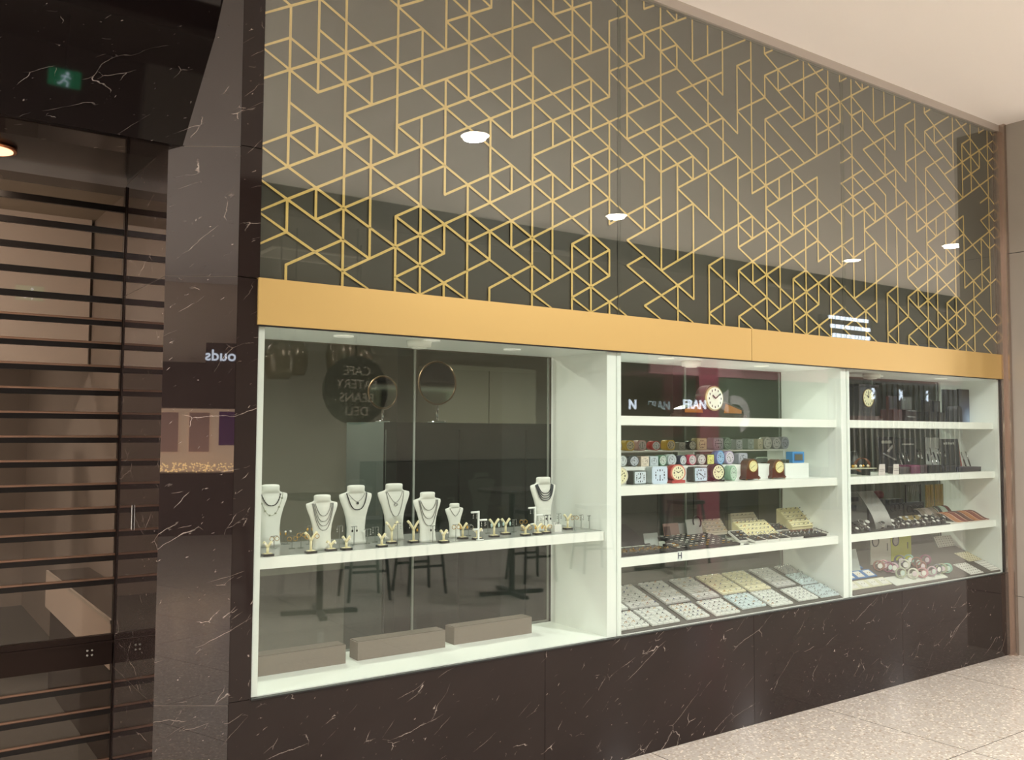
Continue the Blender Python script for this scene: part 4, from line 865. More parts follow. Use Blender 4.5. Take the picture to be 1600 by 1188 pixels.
# big mantel clock alone on the top shelf
x0, x1, z0, z1 = rect(1101, 605, 1127.5, 641, .12); R_ = (x1-x0)/2; cx = (x0+x1)/2; zb = 1.6805; cz = (z0+z1)/2-zb; t = thing('mantel_clock', "large round-topped dark wooden mantel clock alone on the middle case's top shelf", 'clock', (cx, .12, zb))
WD2 = mat('dark_walnut', (52, 30, 24), .2, coat=.6); WD3 = mat('amber_veneer', (150, 92, 30), .25, coat=.6)
a0, a1, _, _ = rect(1066, 640, 1162, 652, .12); L0 = a0-cx; L1 = a1-cx
cv = []
n = 24
rr = R_*1.12
for k in range(n+1):
    a = pi-pi*k/n; cv.append((rr*cos(a), cz+rr*.98*sin(a)))
poly = [(L0, .02), (L0, .045), (L0*.78, .062), (-rr*1.25, .09), (-rr*1.02, cz*.75)] + cv + [(rr*1.02, cz*.75), (rr*1.25, .09), (L1*.78, .062), (L1, .045), (L1, .02)]
MB().prism(poly, 0, .065, 'y').build('case', WD2, t)
MB().box(L0-.012, L1+.012, -.01, .075, 0, .02).build('base', WD2, t)
MB().prism([(L0+.02, .026), (L0+.02, .044), (-rr*1.3, .080), (-rr*1.1, .026)], -.002, .0, 'y').prism([(L1-.02, .026), (L1-.02, .044), (rr*1.3, .080), (rr*1.1, .026)], -.002, .0, 'y').build('veneer_panel', WD3, t)
MB().cyl((0, -.012, cz), (0, 0, cz), R_, seg=48).build('bezel', mat('pale_bezel', (214, 200, 150), .25, metal=.5), t)
mb = MB().cyl((0, -.015, cz), (0, -.011, cz), R_*.90, seg=48)
for k in range(12):
    a = pi/2-pi*k/6; u, v = R_*.70*cos(a), cz+R_*.70*sin(a); mb.box(u-.003, u+.003, -.016, -.0148, v-.006, v+.006, 1)
mb.build('dial', [mat('white_dial', (232, 238, 224), .4), INKM], t)
mb = MB()
for ang, ln, th in ((-52, .42, .0035), (55, .62, .0028)):
    a = radians(90-ang); mb.tube([(0, -.019, cz), (R_*ln*cos(a), -.019, cz+R_*ln*sin(a))], th, 6)
mb.build('hands', INKM, t)
# loose label on the lowest shelf edge
t = thing('shelf_label', 'small white shelf tag with dark blue letter H on the shelf edge', 'label', (at(1062, 868, .045).x, .0435, .950), 0)
MB().box(-.016, .016, 0, .0012, -.026, .024).build('tag', mat('tag_white', (224, 230, 228), .5), t)
text('letter', 'H', .045, mat('navy_ink', (24, 32, 66), .5), t, (0, -.0004, 0), (pi/2, 0, 0), .0003, bold=.0008)

# ------------------------------------------------------------------ rings (300 nearest as things, the rest as one)
def ring_mesh(gem, gm=None, bm_=None):
    mb = MB().torus((0, 0, .004), .0075, .0013, (0, 1, 0), 14, 6)
    mb.sphere((0, 0, .0125), gem, 8, 5, 1)
    return mb.build('ring', [bm_, gm])
GEMC = mat('clear_gem', (214, 222, 226), .05, metal=.4); GEMB = mat('blue_gem', (40, 60, 120), .1); GEMR = mat('red_gem', (140, 30, 46), .1); GEMK = mat('dark_gem', (40, 44, 46), .12)
RINGP = [ring_mesh(.0030, GEMC, SILVER), ring_mesh(.0034, GEMK, SILVER), ring_mesh(.0028, GEMC, GOLD), ring_mesh(.0034, GEMB, SILVER), ring_mesh(.0026, GEMR, GOLD)]
RLOOSE = []; RN = [0]; RMAX = 300; used = set()
def place_ring(P, rot, group, lab, k=None):
    k = rnd.choice((0, 0, 1, 1, 2, 3, 4)) if k is None else k
    if RN[0] >= RMAX: RLOOSE.append((P, rot, k)); return
    RN[0] += 1
    if k in used: o = RINGP[k].copy(); COL.objects.link(o)
    else: o = RINGP[k]; used.add(k)
    o.location = P; o.rotation_euler = rot; tag(o, lab, 'ring', group)
# grey sloping bed with the ring pads
SLP = math.atan(.34); BY, BZ = .0135, .604
def bed(x, v): return Vector((x, BY+v*cos(SLP), BZ+v*sin(SLP)))
t = thing('sloping_bed', 'dark grey sloping board that the ring pads lie on, bottom of the middle case', 'display board', (0, 0, 0))
L = .455; ex = Vector((0, -sin(SLP), cos(SLP)))*.010
pA = bed(3.082, 0); pB = bed(4.880, 0); pC = bed(4.880, L-.02); pD = bed(3.082, L-.02)
MB().hexa([Vector((3.082, pA.y, SILL+.005)), Vector((4.880, pA.y, SILL+.005)), Vector((4.880, pC.y, SILL+.005)), Vector((3.082, pD.y, SILL+.005)), pA, pB, pC, pD]).build('board', mat('grey_suede', (86, 84, 80), .85), t)
PADM = {'w': mat('ring_pad_white', (228, 230, 226), .6), 'c': mat('ring_pad_cream', (222, 214, 184), .6), 'g': mat('ring_pad_grey', (196, 194, 192), .6), 'b': mat('ring_pad_bluewhite', (214, 228, 232), .5)}
def hitbed(px, py, lift=.012):
    n = Vector((0, -sin(SLP), cos(SLP))); p0 = bed(0, 0)+n*lift; d = ray(px, py); return EYE+d*((p0-EYE).dot(n)/d.dot(n))
def vof(P): return (P.y-BY)/cos(SLP)
PADS = [((966, 985), (1013, 975), (985, 953.5), 4, 5, 'w', 'front row, first from the left'), ((1019, 976), (1062.5, 969), (1035, 946), 5, 5, 'w', 'front row, second from the left'), ((1072, 966), (1110, 962), (1084.5, 940), 5, 5, 'w', 'front row, third from the left'),
        ((1118, 960.6), (1157, 955), (1131, 933), 5, 5, 'w', 'front row, fourth from the left'), ((1162, 952), (1195, 943), (1169, 925), 5, 5, 'b', 'front row, bluish white, fifth from the left'), ((1206, 946.7), (1239, 941), (1213, 919), 5, 5, 'w', 'front row, sixth from the left'),
        ((1247.6, 938), (1278.5, 933), (1253.5, 915), 5, 5, 'w', 'front row, seventh from the left'),
        ((955, 955), (980.4, 949.5), (952, 917), 3, 6, 'w', 'back row, cut off at the left'), ((986, 951), (1029.6, 943.8), (992, 909.7), 4, 7, 'g', 'back row, first full one from the left'), ((1040.5, 942.7), (1078, 937), (1040, 904), 4, 7, 'g', 'back row, second full one from the left'), ((1090, 935.7), (1123.8, 930.5), (1082, 898.7), 4, 6, 'g', 'back row, third full one from the left'),
        ((1130.7, 929), (1164.4, 921.8), (1121.5, 893), 4, 6, 'c', 'back row, cream, left of the two cream ones'), ((1171.6, 923), (1204.8, 918), (1162, 886.7), 4, 6, 'c', 'back row, cream, right of the two cream ones'), ((1214, 917), (1242.8, 912), (1204, 884), 4, 6, 'g', 'back row, right of the two cream ones'),
        ((1283, 932.5), (1312, 927.7), (1287, 910), 7, 6, 'b', 'right-hand column, nearest the glass'), ((1252, 912), (1281, 908.7), (1258, 893), 7, 6, 'b', 'right-hand column, middle'), ((1227, 895.6), (1254.7, 892.7), (1234.5, 871), 7, 6, 'g', 'right-hand column, highest and farthest back')]
ringjobs = []
for (fl, fr, br, nc, nr, col, lab) in PADS:
    A = hitbed(*fl); B = hitbed(*fr); Cc = hitbed(*br); v0 = (vof(A)+vof(B))/2; v1 = vof(Cc)
    xa, xb = A.x, B.x
    v1 = min(v1, L-.03); xb = min(xb, 4.872); xa = max(xa, 3.086); v0 = max(v0, .006)
    if xb-xa < .03: continue
    O = bed(xa, v0); t = thing('ring_pad', 'ring pad with rings, '+lab, 'ring pad', O, 0, 'ring pads on the sloping board'); t.rotation_euler = (SLP, 0, 0)
    w = xb-xa; d = v1-v0
    MB().rbox(-.004, w+.004, -.004, d+.004, .0005, .004, .002, axis='z').build('tray', mat('grey_tray', (96, 94, 88), .7), t)
    mb = MB()
    for i in range(nc):
        for j in range(nr):
            xa_, xb_ = w*i/nc+.0012, w*(i+1)/nc-.0012; ya, yb = d*j/nr+.0012, d*(j+1)/nr-.0012; ym = (ya+yb)/2
            # a soft roll with a slot in its middle for each ring
            for (q0, q1) in ((ya, ym-.0006), (ym+.0006, yb)):
                mb.hexa([(xa_, q0, .004), (xb_, q0, .004), (xb_, q1, .004), (xa_, q1, .004), (xa_+.0012, q0+.0014, .013), (xb_-.0012, q0+.0014, .013), (xb_-.0012, q1-.0014, .013), (xa_+.0012, q1-.0014, .013)])
            if rnd.random() < (.55 if nc > 5 else .9):
                P = O + Vector(((xa_+xb_)/2+rnd.uniform(-.002, .002), ym*cos(SLP)-.010*sin(SLP), ym*sin(SLP)+.010*cos(SLP)))
                ringjobs.append((P, (SLP, 0, rnd.uniform(-.3, .3))))
    mb.build('pad_rolls', PADM[col], t)
# ------------------------------------------------------------------ third shelf: cufflinks, cards, cream ring steps
Z3 = .9705
def stepstand(px0, px1, pyf, Y, D, H, rows, cols, col, lab, rz=0, zb=Z3, rings=True):
    x0 = at(px0, pyf, Y).x; x1 = at(px1, pyf, Y).x; w = x1-x0
    t = thing('ring_stand', lab, 'ring stand', (x0, Y, zb), rz, 'stepped ring stands'); mb = MB()
    mb.prism([(0, 0), (0, .012), (D, H), (D, 0)], 0, w, 'x').build('wedge', mat('step_side_%s' % col, (222, 212, 168) if col == 'c' else (190, 182, 164), .6), t)
    mb = MB(); s = math.atan2(H-.012, D); Ls = math.hypot(D, H-.012)
    for r in range(rows):
        a = Ls*r/rows; b = Ls*(r+1)/rows-.003; m_ = (a+b)/2
        for (q0, q1) in ((a+.001, m_-.001), (m_+.001, b)):
            P = [(u, q*cos(s)-zz*sin(s), .012+q*sin(s)+zz*cos(s)) for zz in (0, .008) for (u, q) in ((0, q0), (w, q0), (w, q1), (0, q1))]
            mb.hexa([Vector(p) for p in P])
        if rings:
            for c in range(cols):
                u = w*(c+.5)/cols; ringjobs2.append((Vector((x0+u, Y+m_*cos(s)-.006*sin(s), zb+.012+m_*sin(s)+.006*cos(s))), (s, 0, rnd.uniform(-.3, .3)), lab))
    mb.build('rolls', mat('step_roll_%s' % col, (232, 224, 180) if col == 'c' else (206, 196, 176), .6), t)
    return t
ringjobs2 = []
stepstand(1104, 1136, 826, .30, .06, .085, 4, 5, 'g', 'small beige ring stand behind the dark cufflink tray', zb=Z3+.03)
o = MB().rbox(0, .15, 0, .08, 0, .029, .002, axis='z').build('display_block', mat('teal_block', (46, 60, 58), .5), None, (at(1106, 832, .29).x, .29, Z3)); tag(o, 'dark green block under the small beige ring stand', 'display block')
stepstand(1152, 1190, 814, .32, .07, .10, 3, 6, 'g', 'grey-beige ring stand standing highest behind the front cream one', zb=Z3+.035)
o = MB().rbox(0, .2, 0, .09, 0, .034, .002, axis='z').build('display_block', mat('dark_block', (44, 42, 42), .5), None, (at(1153, 826, .31).x, .31, Z3)); tag(o, 'dark block under the grey-beige ring stand', 'display block')
stepstand(1167, 1216, 838, .17, .11, .085, 4, 8, 'c', 'cream stepped ring stand full of rings, in front of the grey-beige one', zb=Z3+.012)
stepstand(1238, 1280, 824, .23, .12, .12, 5, 6, 'c', 'cream stepped ring stand on the reddish wooden base at the right', zb=Z3+.03)
o = MB().rbox(0, .30, 0, .16, 0, .0295, .003, axis='z').build('wooden_base', mat('red_wood', (88, 48, 38), .35), None, (at(1230, 832, .215).x, .215, Z3)); tag(o, 'reddish wooden base under the right cream ring stand', 'display block')
def tray(px0, px1, Y, D, frame, inner, lab, nx, ny, kind, H=.012, rz=0, tilt=.12, zb=Z3):
    x0 = at(px0, 845, Y).x; x1 = at(px1, 845, Y).x; w = x1-x0
    t = thing('jewellery_tray', lab, 'tray', (x0, Y, zb), rz, 'flat trays on the third shelf'); t.rotation_euler = (tilt, 0, rz)
    MB().rbox(0, w, 0, D, 0, H, .003, axis='z').build('frame', frame, t)
    MB().box(.005, w-.005, .005, D-.005, H, H+.001).build('lining', inner, t)
    for i in range(nx):
        for j in range(ny):
            u, v = .008+(w-.016)*(i+.5)/nx, .008+(D-.016)*(j+.5)/ny
            P = Vector((x0+u, Y+v*cos(tilt)-(H+.001)*sin(tilt), zb+v*sin(tilt)+(H+.001)*cos(tilt)))
            if kind == 'ring': ringjobs2.append((P, (tilt, 0, 0), lab))
            else: cuffs.append((P, tilt))
    return t
cuffs = []
WFR = mat('white_frame', (214, 212, 206), .45)
tray(1060, 1076, .07, .12, BLACKV, BLACKV, 'narrow black tray at the left front of the third shelf', 3, 4, 'cuff')
tray(1078, 1157, .065, .27, BLACKV, BLACKV, 'wide black tray with rows of cufflinks', 9, 7, 'cuff', tilt=.14)
for i, (a, b, c) in enumerate(((1180, 1199, WFR), (1200, 1218, WFR), (1219, 1236, WFR), (1237, 1255.5, WFR))):
    tray(a, b, .075, .12, c, BLACKV, ('first', 'second', 'third', 'fourth')[i]+' of the white-framed black ring trays along the shelf front, counted from the left', 3, 3, 'ring', tilt=.2)
tray(1257, 1292, .08, .10, BLACKV, BLACKV, 'black tray along the shelf front, right of the white-framed ones', 5, 3, 'ring', tilt=.15)
tray(1293, 1304, .11, .12, WFR, BLACKV, 'narrow white-framed tray at the right end of the third shelf', 2, 3, 'ring', tilt=.2)
tray(1212, 1240, .26, .09, WFR, BLACKV, 'white-framed black ring tray between the two cream stands', 4, 3, 'ring', tilt=.35, zb=Z3+.02)
tray(1155, 1176, .13, .10, WFR, BLACKV, 'small grey-framed tray left of the front cream ring stand', 3, 3, 'cuff', tilt=.5, zb=Z3+.002)
o = MB().prism([(.02*cos(2*pi*k/20), .012*sin(2*pi*k/20)) for k in range(20)], 0, .003, 'z').build('oval_coaster', BLACKV, None, (at(1169, 848, .06).x, .072, Z3)); tag(o, 'small flat black oval pad at the shelf edge', 'pad')
# cufflinks
cl = [None, None, None]
def cuffmesh(m): return MB().cyl((-.005, 0, 0), (-.005, 0, .004), .0042, seg=10).cyl((.006, 0, 0), (.006, 0, .004), .0042, seg=10).build('cufflink_pair', m)
for n, (P, tl) in enumerate(cuffs):
    k = rnd.choice((0, 0, 1, 2))
    if cl[k] is None: cl[k] = cuffmesh((SILVER, GOLD, mat('pale_enamel', (206, 206, 196), .2))[k]); o = cl[k]
    else: o = cl[k].copy(); COL.objects.link(o)
    o.location = P; o.rotation_euler = (tl, 0, 0); tag(o, 'pair of round cufflinks in a black tray', 'cufflinks', 'cufflinks in the black trays')
# black folding easel displays at the left with silver chains
def panel(x0, x1, z0, z1, Y, lean, th, m, name, lab, cat, group=None):
    o = MB().box(0, x1-x0, 0, th, 0, z1-z0).build(name, m, None, (x0, Y, z0)); o.rotation_euler = (-lean, 0, 0); return tag(o, lab, cat, group)
def pcard(px0, py0, px1, py1, Y, m, lab, lean=.2, name='card', cat='card', zb=Z3, th=.002, group=None):
    x0, x1, z0, z1 = rect(px0, py0, px1, py1, Y); return panel(x0, x1, zb, zb+(z1-z0)/cos(lean), Y, lean, th, m, name, lab, cat, group)
t = thing('folding_display', 'tall black folding display with silver pins at the left end of the third shelf', 'display stand', (3.083, .30, Z3))
mb = MB(); mb.hexa([(0, -.22, 0), (.10, -.14, 0), (.22, 0, 0), (0, 0, 0), (0, -.20, .012), (.10, -.12, .012), (.22, .02, .012), (0, .02, .012)])
mb.build('foot', BLACKV, t); x1 = at(992, 825, .3).x-3.083
mb = MB(); mb.hexa([(0, 0, .01), (x1+.12, 0, .01), (x1+.12, .006, .01), (0, .006, .01), (0, .06, .125), (x1-.02, .06, .125), (x1-.02, .066, .125), (0, .066, .125)]); mb.build('back_panel', BLACKV, t)
for r in range(3):
    mb = MB()
    for c in range(5): mb.sphere((.02+.035*c, .008+.018*r, .03+.035*r), .004, 8, 5)
    mb.build('pin_row', SILVER, t)
pcard(1008, 816, 1030, 836, .30, mat('grey_card', (160, 166, 160), .6), 'small blank grey card right of the black folding display')
o = pcard(1040, 808, 1064, 840, .30, mat('skin_photo', (150, 118, 108), .5), 'picture card with a flesh-toned figure, behind the cufflinks'); 
mb = MB().box(.004, .05, -.002, -.0005, .004, .10).build('printed_figure', mat('figure_dark', (92, 62, 54), .5), o)
pcard(1062, 808, 1078, 838, .315, mat('pale_card', (158, 160, 156), .6), 'narrow pale grey card between the picture card and the bracelet card')
o = pcard(1076, 798, 1100, 834, .29, mat('bracelet_card', (182, 184, 178), .6), 'tallest pale card, printed with a dark bracelet')
MB().torus((.09, -.003, .115), .032, .004, (0, 1, 0), 20, 6, a0=-.5, a1=4.2).build('printed_bracelet', INKM, o)
pcard(1134, 802, 1143, 842, .33, glass('smoke_acrylic', (.75, .77, .75), .1), 'upright clear acrylic slab behind the wide cufflink tray', name='acrylic_slab', cat='display stand', lean=0.05, th=.006)
# black pads with gold and silver tie clips, left front
t = thing('black_pad', 'large black pad covering the left half of the third shelf', 'pad', (3.083, .055, Z3)); MB().rbox(0, .47, 0, .22, 0, .010, .004, axis='z').build('pad', BLACKV, t)
for r, (yy, m_, nm, nx) in enumerate(((.03, mat('dull_steel', (96, 96, 98), .4, metal=.8), 'dark tie clip on the black pad', 6), (.075, GOLD, 'gold tie clip on the black pad', 9), (.12, GOLD, 'gold tie clip on the black pad', 7), (.17, SILVER, 'silver tie clip on the black pad', 8))):
    proto = None
    for c in range(nx):
        x = 3.11+.44*c/nx+rnd.uniform(-.006, .006)
        if proto is None:
            proto = MB().box(-.018, .018, -.003, .003, 0, .003).cyl((.012, -.003, .006), (.012, .003, .006), .0045, seg=8).box(-.016, .0, -.003, .003, .006, .0075).build('tie_clip', m_); o = proto
        else: o = proto.copy(); COL.objects.link(o)
        o.location = (x, .055+yy, Z3+.0102); o.rotation_euler = (0, 0, rnd.uniform(-.25, .25)); tag(o, nm, 'tie clip', nm.split()[0]+' tie clips on the black pad')
rl = {}
rnd.shuffle(ringjobs2)
take2 = ringjobs2[:95]; rest2 = ringjobs2[95:]
for P, rot, lab in take2: place_ring(P, rot, 'rings on the third shelf', 'ring on the stepped stands and trays of the third shelf')
ringjobs.sort(key=lambda q: (q[0]-EYE).length)
for P, rot in ringjobs: place_ring(P, rot, 'rings in the ring pads', 'small ring standing in the ring pads at the bottom of the middle case')
for P, rot, lab in rest2: RLOOSE.append((P, rot, 0))
if RLOOSE:
    mb = MB()
    from mathutils import Euler
    for P, rot, k in RLOOSE:
        mb.t = Matrix.Translation(P) @ Euler(rot).to_matrix().to_4x4(); mb.torus((0, 0, .004), .0075, .0013, (0, 1, 0), 10, 4); mb.sphere((0, 0, .0125), .003, 6, 4, 1)
    o = mb.build('ring_rows', [SILVER, GEMC]); tag(o, 'the remaining small rings farther back in the ring pads and stands', 'rings'); o['kind'] = 'stuff'

# ================================================================== RIGHTMOST CASE
# top shelf
zb = 1.6805; x0, x1, z0, z1 = rect(1342, 601, 1367, 657, .12); w = (x1-x0)/2; H = z1-zb; cx = (x0+x1)/2
BW = mat('black_wood', (28, 25, 23), .3, coat=.3); BRW = mat('brown_wood', (66, 40, 34), .35, coat=.3)
t = thing('mantel_clock', 'tall black square mantel clock with cream dial on the top shelf of the rightmost case', 'clock', (cx, .12, zb))
MB().box(-w, w, 0, .14, .03, H-.012).build('case', BW, t); MB().box(-w-.022, w+.022, -.016, .156, H-.014, H).build('cornice', BW, t)
MB().box(-w-.045, w+.055, -.02, .155, 0, .014).box(-w-.025, w+.03, -.012, .15, .014, .03).build('base', BRW, t)
a0, a1, c0, c1 = rect(1348, 609, 1364.3, 635, .12); dx = (a0+a1)/2-cx; dz = (c0+c1)/2-zb; r = (a1-a0)/2
MB().torus((dx, -.003, dz), r, .003, (0, 1, 0), 36, 6).build('bezel', mat('old_brass', (150, 130, 84), .3, metal=.9), t)
mb = MB().cyl((dx, -.004, dz), (dx, 0, dz), r*.97, seg=40)
for k in range(12):
    a = pi/2-pi*k/6; u, v = dx+r*.74*cos(a), dz+r*.74*sin(a); mb.box(u-.0025, u+.0025, -.005, -.004, v-.006, v+.006, 1)
mb.build('dial', [mat('cream_dial', (236, 232, 190), .4), INKM], t)
mb = MB()
for ang, ln in ((-52, .5), (0, .66)):
    a = radians(90-ang); mb.tube([(dx, -.007, dz), (dx+r*ln*cos(a), -.007, dz+r*ln*sin(a))], .0022, 6)
mb.build('hands', INKM, t)
MB().box(-w*.55, w*.5, -.002, 0, .05, .052).box(-w*.55, w*.5, -.002, 0, .085, .087).box(-w*.55, -w*.53, -.002, 0, .05, .087).box(w*.48, w*.5, -.002, 0, .05, .087).build('gilt_line', mat('faint_gilt', (84, 74, 60), .4), t)
def wbox(px0, py0, px1, py1, Y, D, rgb, lab, inner=None, name='presentation_box'):
    x0, x1, z0, z1 = rect(px0, py0, px1, py1, Y); w = x1-x0; H = z1-1.6805
    t = thing(name, lab, 'box', (x0, Y, 1.6805), 0, 'dark boxes on the top shelf'); m_ = mat('wbox_%d_%d_%d' % rgb, rgb, .3, coat=.3)
    MB().rbox(0, w, 0, D, 0, H*.46, .003, axis='z').build('base', m_, t)
    MB().box(0, w, D*.35, D*.35+.02, H*.46, H).build('open_lid', m_, t)
    MB().box(.006, w-.006, D*.35-.002, D*.35, H*.5, H-.006).build('lid_lining', mat('lin_%d_%d_%d' % (inner or (20, 16, 16)), inner or (20, 16, 16), .5), t)
wbox(1396, 619, 1409.7, 657, .14, .10, (58, 16, 16), 'dark red open box beside the mantel clock on the top shelf')
wbox(1415, 620, 1432, 657, .14, .10, (40, 26, 24), 'open box with two metal bars, second from the clock', (78, 82, 78))
x0, x1, z0, z1 = rect(1416.5, 641, 1429.5, 643, .139); o = MB().box(0, x1-x0, 0, .004, 0, .006).box(0, x1-x0, 0, .004, -.04, -.034).build('metal_pen', SILVER, None, (x0, .134, z0)); tag(o, 'pair of silver bars across the front of the open box', 'metal bars')
wbox(1451, 625, 1464, 658, .14, .10, (18, 16, 16), 'black open box in the middle of the top shelf')
wbox(1466.5, 627, 1476.5, 658, .14, .10, (24, 20, 20), 'narrow black open box left of the tall picture panel', (50, 50, 50))
x0, x1, z0, z1 = rect(1477.5, 609, 1496, 659, .20); o = MB().box(0, x1-x0, 0, .03, 0, z1-1.6805).build('black_board', BLACK, None, (x0, .2, 1.6805)); tag(o, 'tall plain black board on the top shelf', 'board')
x0, x1, z0, z1 = rect(1497.5, 609, 1528, 659, .22)
m_ = mat('night_picture', (40, 40, 46), .3)
nt = m_.node_tree; b = nt.nodes['Principled BSDF']; tc = nt.nodes.new('ShaderNodeTexCoord'); gr = nt.nodes.new('ShaderNodeTexGradient'); gr.gradient_type = 'SPHERICAL'; mp = nt.nodes.new('ShaderNodeMapping')
mp.inputs['Location'].default_value = (-.75, 0, -.12); mp.inputs['Scale'].default_value = (5.2, 1, 5.2); rp = nt.nodes.new('ShaderNodeValToRGB'); e = rp.color_ramp.elements
e[0].position = 0; e[0].color = (*lin((30, 29, 33)), 1); e[1].position = .95; e[1].color = (*lin((150, 172, 205)), 1); q = e.new(.5); q.color = (*lin((44, 58, 92)), 1)
nt.links.new(tc.outputs['Object'], mp.inputs[0]); nt.links.new(mp.outputs[0], gr.inputs[0]); nt.links.new(gr.outputs[0], rp.inputs[0]); nt.links.new(rp.outputs[0], b.inputs['Base Color'])
t = thing('picture_panel', 'tall night-blue picture panel at the right end of the top shelf', 'picture', (x0, .22, 1.6805)); MB().box(0, x1-x0, 0, .012, 0, z1-1.6805).build('panel', m_, t); MB().box(x1-x0-.006, x1-x0, -.004, .0, 0, z1-1.6805).box(0, .004, -.004, 0, 0, z1-1.6805).build('edge_strip', mat('black_edge', (16, 15, 16), .3), t)
x0, x1, z0, z1 = rect(1495.5, 634.5, 1503.5, 659, .12); w = x1-x0; H = z1-1.6805
o = MB().prism([(0, 0), (0, H-w/2)] + [(w/2-w/2*cos(a), H-w/2+w/2*sin(a)) for a in [pi*k/10 for k in range(1, 10)]] + [(w, H-w/2), (w, 0)], 0, .08, 'y').build('arched_box', BLACKV, None, (x0, .12, 1.6805)); tag(o, 'small black arch-topped box before the night-blue panel', 'box')

# second shelf: pens, cards, trinkets
Z2 = 1.3255
def pcard2(*a, **k): return pcard(*a, zb=Z2, **k)
CARDK = mat('black_card', (36, 35, 36), .45); SILC = mat('silver_card', (176, 180, 176), .4)
def tcard(px0, py0, px1, py1, Y, m_, lab, txt, ts, tx=.5, tz=.86, tm=None):
    x0, x1, z0, z1 = rect(px0, py0, px1, py1, Y); w = x1-x0; H = z1-Z2
    t = thing('display_card', lab, 'card', (x0, Y, Z2)); t.rotation_euler = (-.08, 0, 0)
    MB().box(0, w, 0, .004, 0, H).build('card', m_, t)
    if txt:                                # a line of tiny unreadable print, as strokes
        mb = MB(); n = txt; L_ = w*.62; cx = min(max(w*tx, L_/2+.004), w-L_/2-.004)
        for i in range(n): mb.box(cx-L_/2+L_*i/n, cx-L_/2+L_*(i+.68)/n, -.0014, 0, H*tz-ts*.35, H*tz+ts*.35*(1 if i % 3 else .7))
        mb.build('printed_line', tm or mat('card_text', (206, 206, 200), .5), t)
    return t, w, H
t, w, H = tcard(1376, 683, 1402, 744, .30, CARDK, 'black card with pale letters and two silver bars, left part of pen shelf', 10, .03)
mb = MB(); mb.prism([(w*.42, H*.60), (w*.56, H*.56), (w*.86, H*.72), (w*.80, H*.78)], -.004, 0, 'y'); mb.build('silver_clip', SILVER, t)
MB().prism([(w*.16, H*.52), (w*.2, H*.56), (w*.98, H*.36), (w*.9, H*.33)], -.006, 0, 'y').build('silver_bar', SILVER, t)
t, w, H = tcard(1403, 685, 1434, 744, .32, mat('green_black_card', (42, 46, 44), .4), 'wide dark green card with a thin line of small letters behind the pens', 11, .016, .62, .82)
x0, x1, z0, z1 = rect(1447, 684, 1467.5, 742, .30); t = thing('display_card', 'silver-grey card in a black frame behind the middle pens', 'card', (x0, .30, Z2)); w = x1-x0; H = z1-Z2
MB().box(-.008, w+.002, .002, .008, 0, H+.004).build('frame', BLACK, t); MB().box(0, w, 0, .003, 0, H).build('card', SILC, t)
t, w, H = tcard(1472, 686, 1501, 742, .28, mat('charcoal_card', (48, 47, 44), .4), 'charcoal card with a small pale plate at its top, right part of the pen shelf', 5, .024, .5, .86)
MB().prism([(w+.002, H*.9), (w+.03, 0), (w+.002, 0)], .0, .004, 'y').build('red_strut', mat('dull_red', (120, 44, 34), .5), t)
def pen(px0, py0, px1, py1, Y, m_, lab):
    a = at(px0, py0, Y+.05); b_ = at(px1, py1, Y); t = thing('pen', lab, 'pen', b_, 0, 'slanting pens on the second shelf'); d = a-b_
    MB().cyl((0, 0, 0), d*.52, .0050, seg=10).build('barrel', m_, t); MB().cyl(d*.54, d, .0052, .0045, seg=10).build('cap', SILVER if m_ is not SILVER else mat('dark_cap', (40, 40, 42), .25), t)
    MB().cyl(d*.52, d*.545, .0055, seg=10).build('centre_ring', CHROME, t); return t
PENS = [(1403, 708, 1412, 734, SILVER, 'silver pen, first from the left, slanting before the letter card'), (1409, 708, 1415, 728, BLACK, 'black pen second from the left on the pen shelf'), (1415, 708, 1420, 722, SILVER, 'short silver pen third from the left'),
        (1433, 703, 1436, 716, SILVER, 'short silver pen standing above the purple box, left one'), (1437, 703, 1441, 717, SILVER, 'short silver pen standing above the purple box, right one'),
        (1448, 702, 1451, 720, BLACK, 'black pen at the left of the silver-grey card'), (1453, 700, 1458, 727, SILVER, 'long silver pen before the silver-grey card, first'), (1458, 707, 1464, 724, SILVER, 'silver pen before the silver-grey card, second'), (1462, 700, 1468, 721, BLACK, 'black pen before the silver-grey card, third'),
        (1466, 702, 1469, 708, SILVER, 'tip of a silver pen at the right edge of the silver-grey card'), (1475, 704, 1478, 715, SILVER, 'silver pen at the left edge of the charcoal card'), (1502, 707, 1510, 731, BLACK, 'black pen right of the charcoal card'), (1509, 706, 1517, 731, mat('dark_pen', (60, 60, 62), .2), 'dark pen with a bright tip, farthest right')]
for (a, b_, c, d, m_, lab) in PENS: pen(a, b_, c, d, .17, m_, lab)
def sbox(px0, py0, px1, py1, Y, D, rgb, lab, nm='pen_box', zb=Z2):
    x0, x1, z0, z1 = rect(px0, py0, px1, py1, Y); t = thing(nm, lab, 'box', (x0, Y, zb), 0, 'low boxes on the pen shelf')
    H = max(.012, z1-zb); MB().rbox(0, x1-x0, 0, D, 0, H*.8, .002, axis='z').build('box', mat('sbox_%d_%d_%d' % rgb, rgb, .4), t); MB().rbox(-.001, x1-x0+.001, -.001, D+.001, H*.8, H, .002, axis='z').build('lid', mat('sboxl_%d_%d_%d' % rgb, tuple(min(255, int(v*1.25+8)) for v in rgb), .35), t)
sbox(1406, 730, 1423, 743, .12, .09, (62, 54, 54), 'low brownish box under the first pens')
sbox(1424, 727, 1438, 742, .11, .10, (92, 40, 66), 'plum purple box on the pen shelf'); sbox(1438.5, 727, 1450, 742, .11, .09, (62, 48, 52), 'dull mauve box beside the plum one')
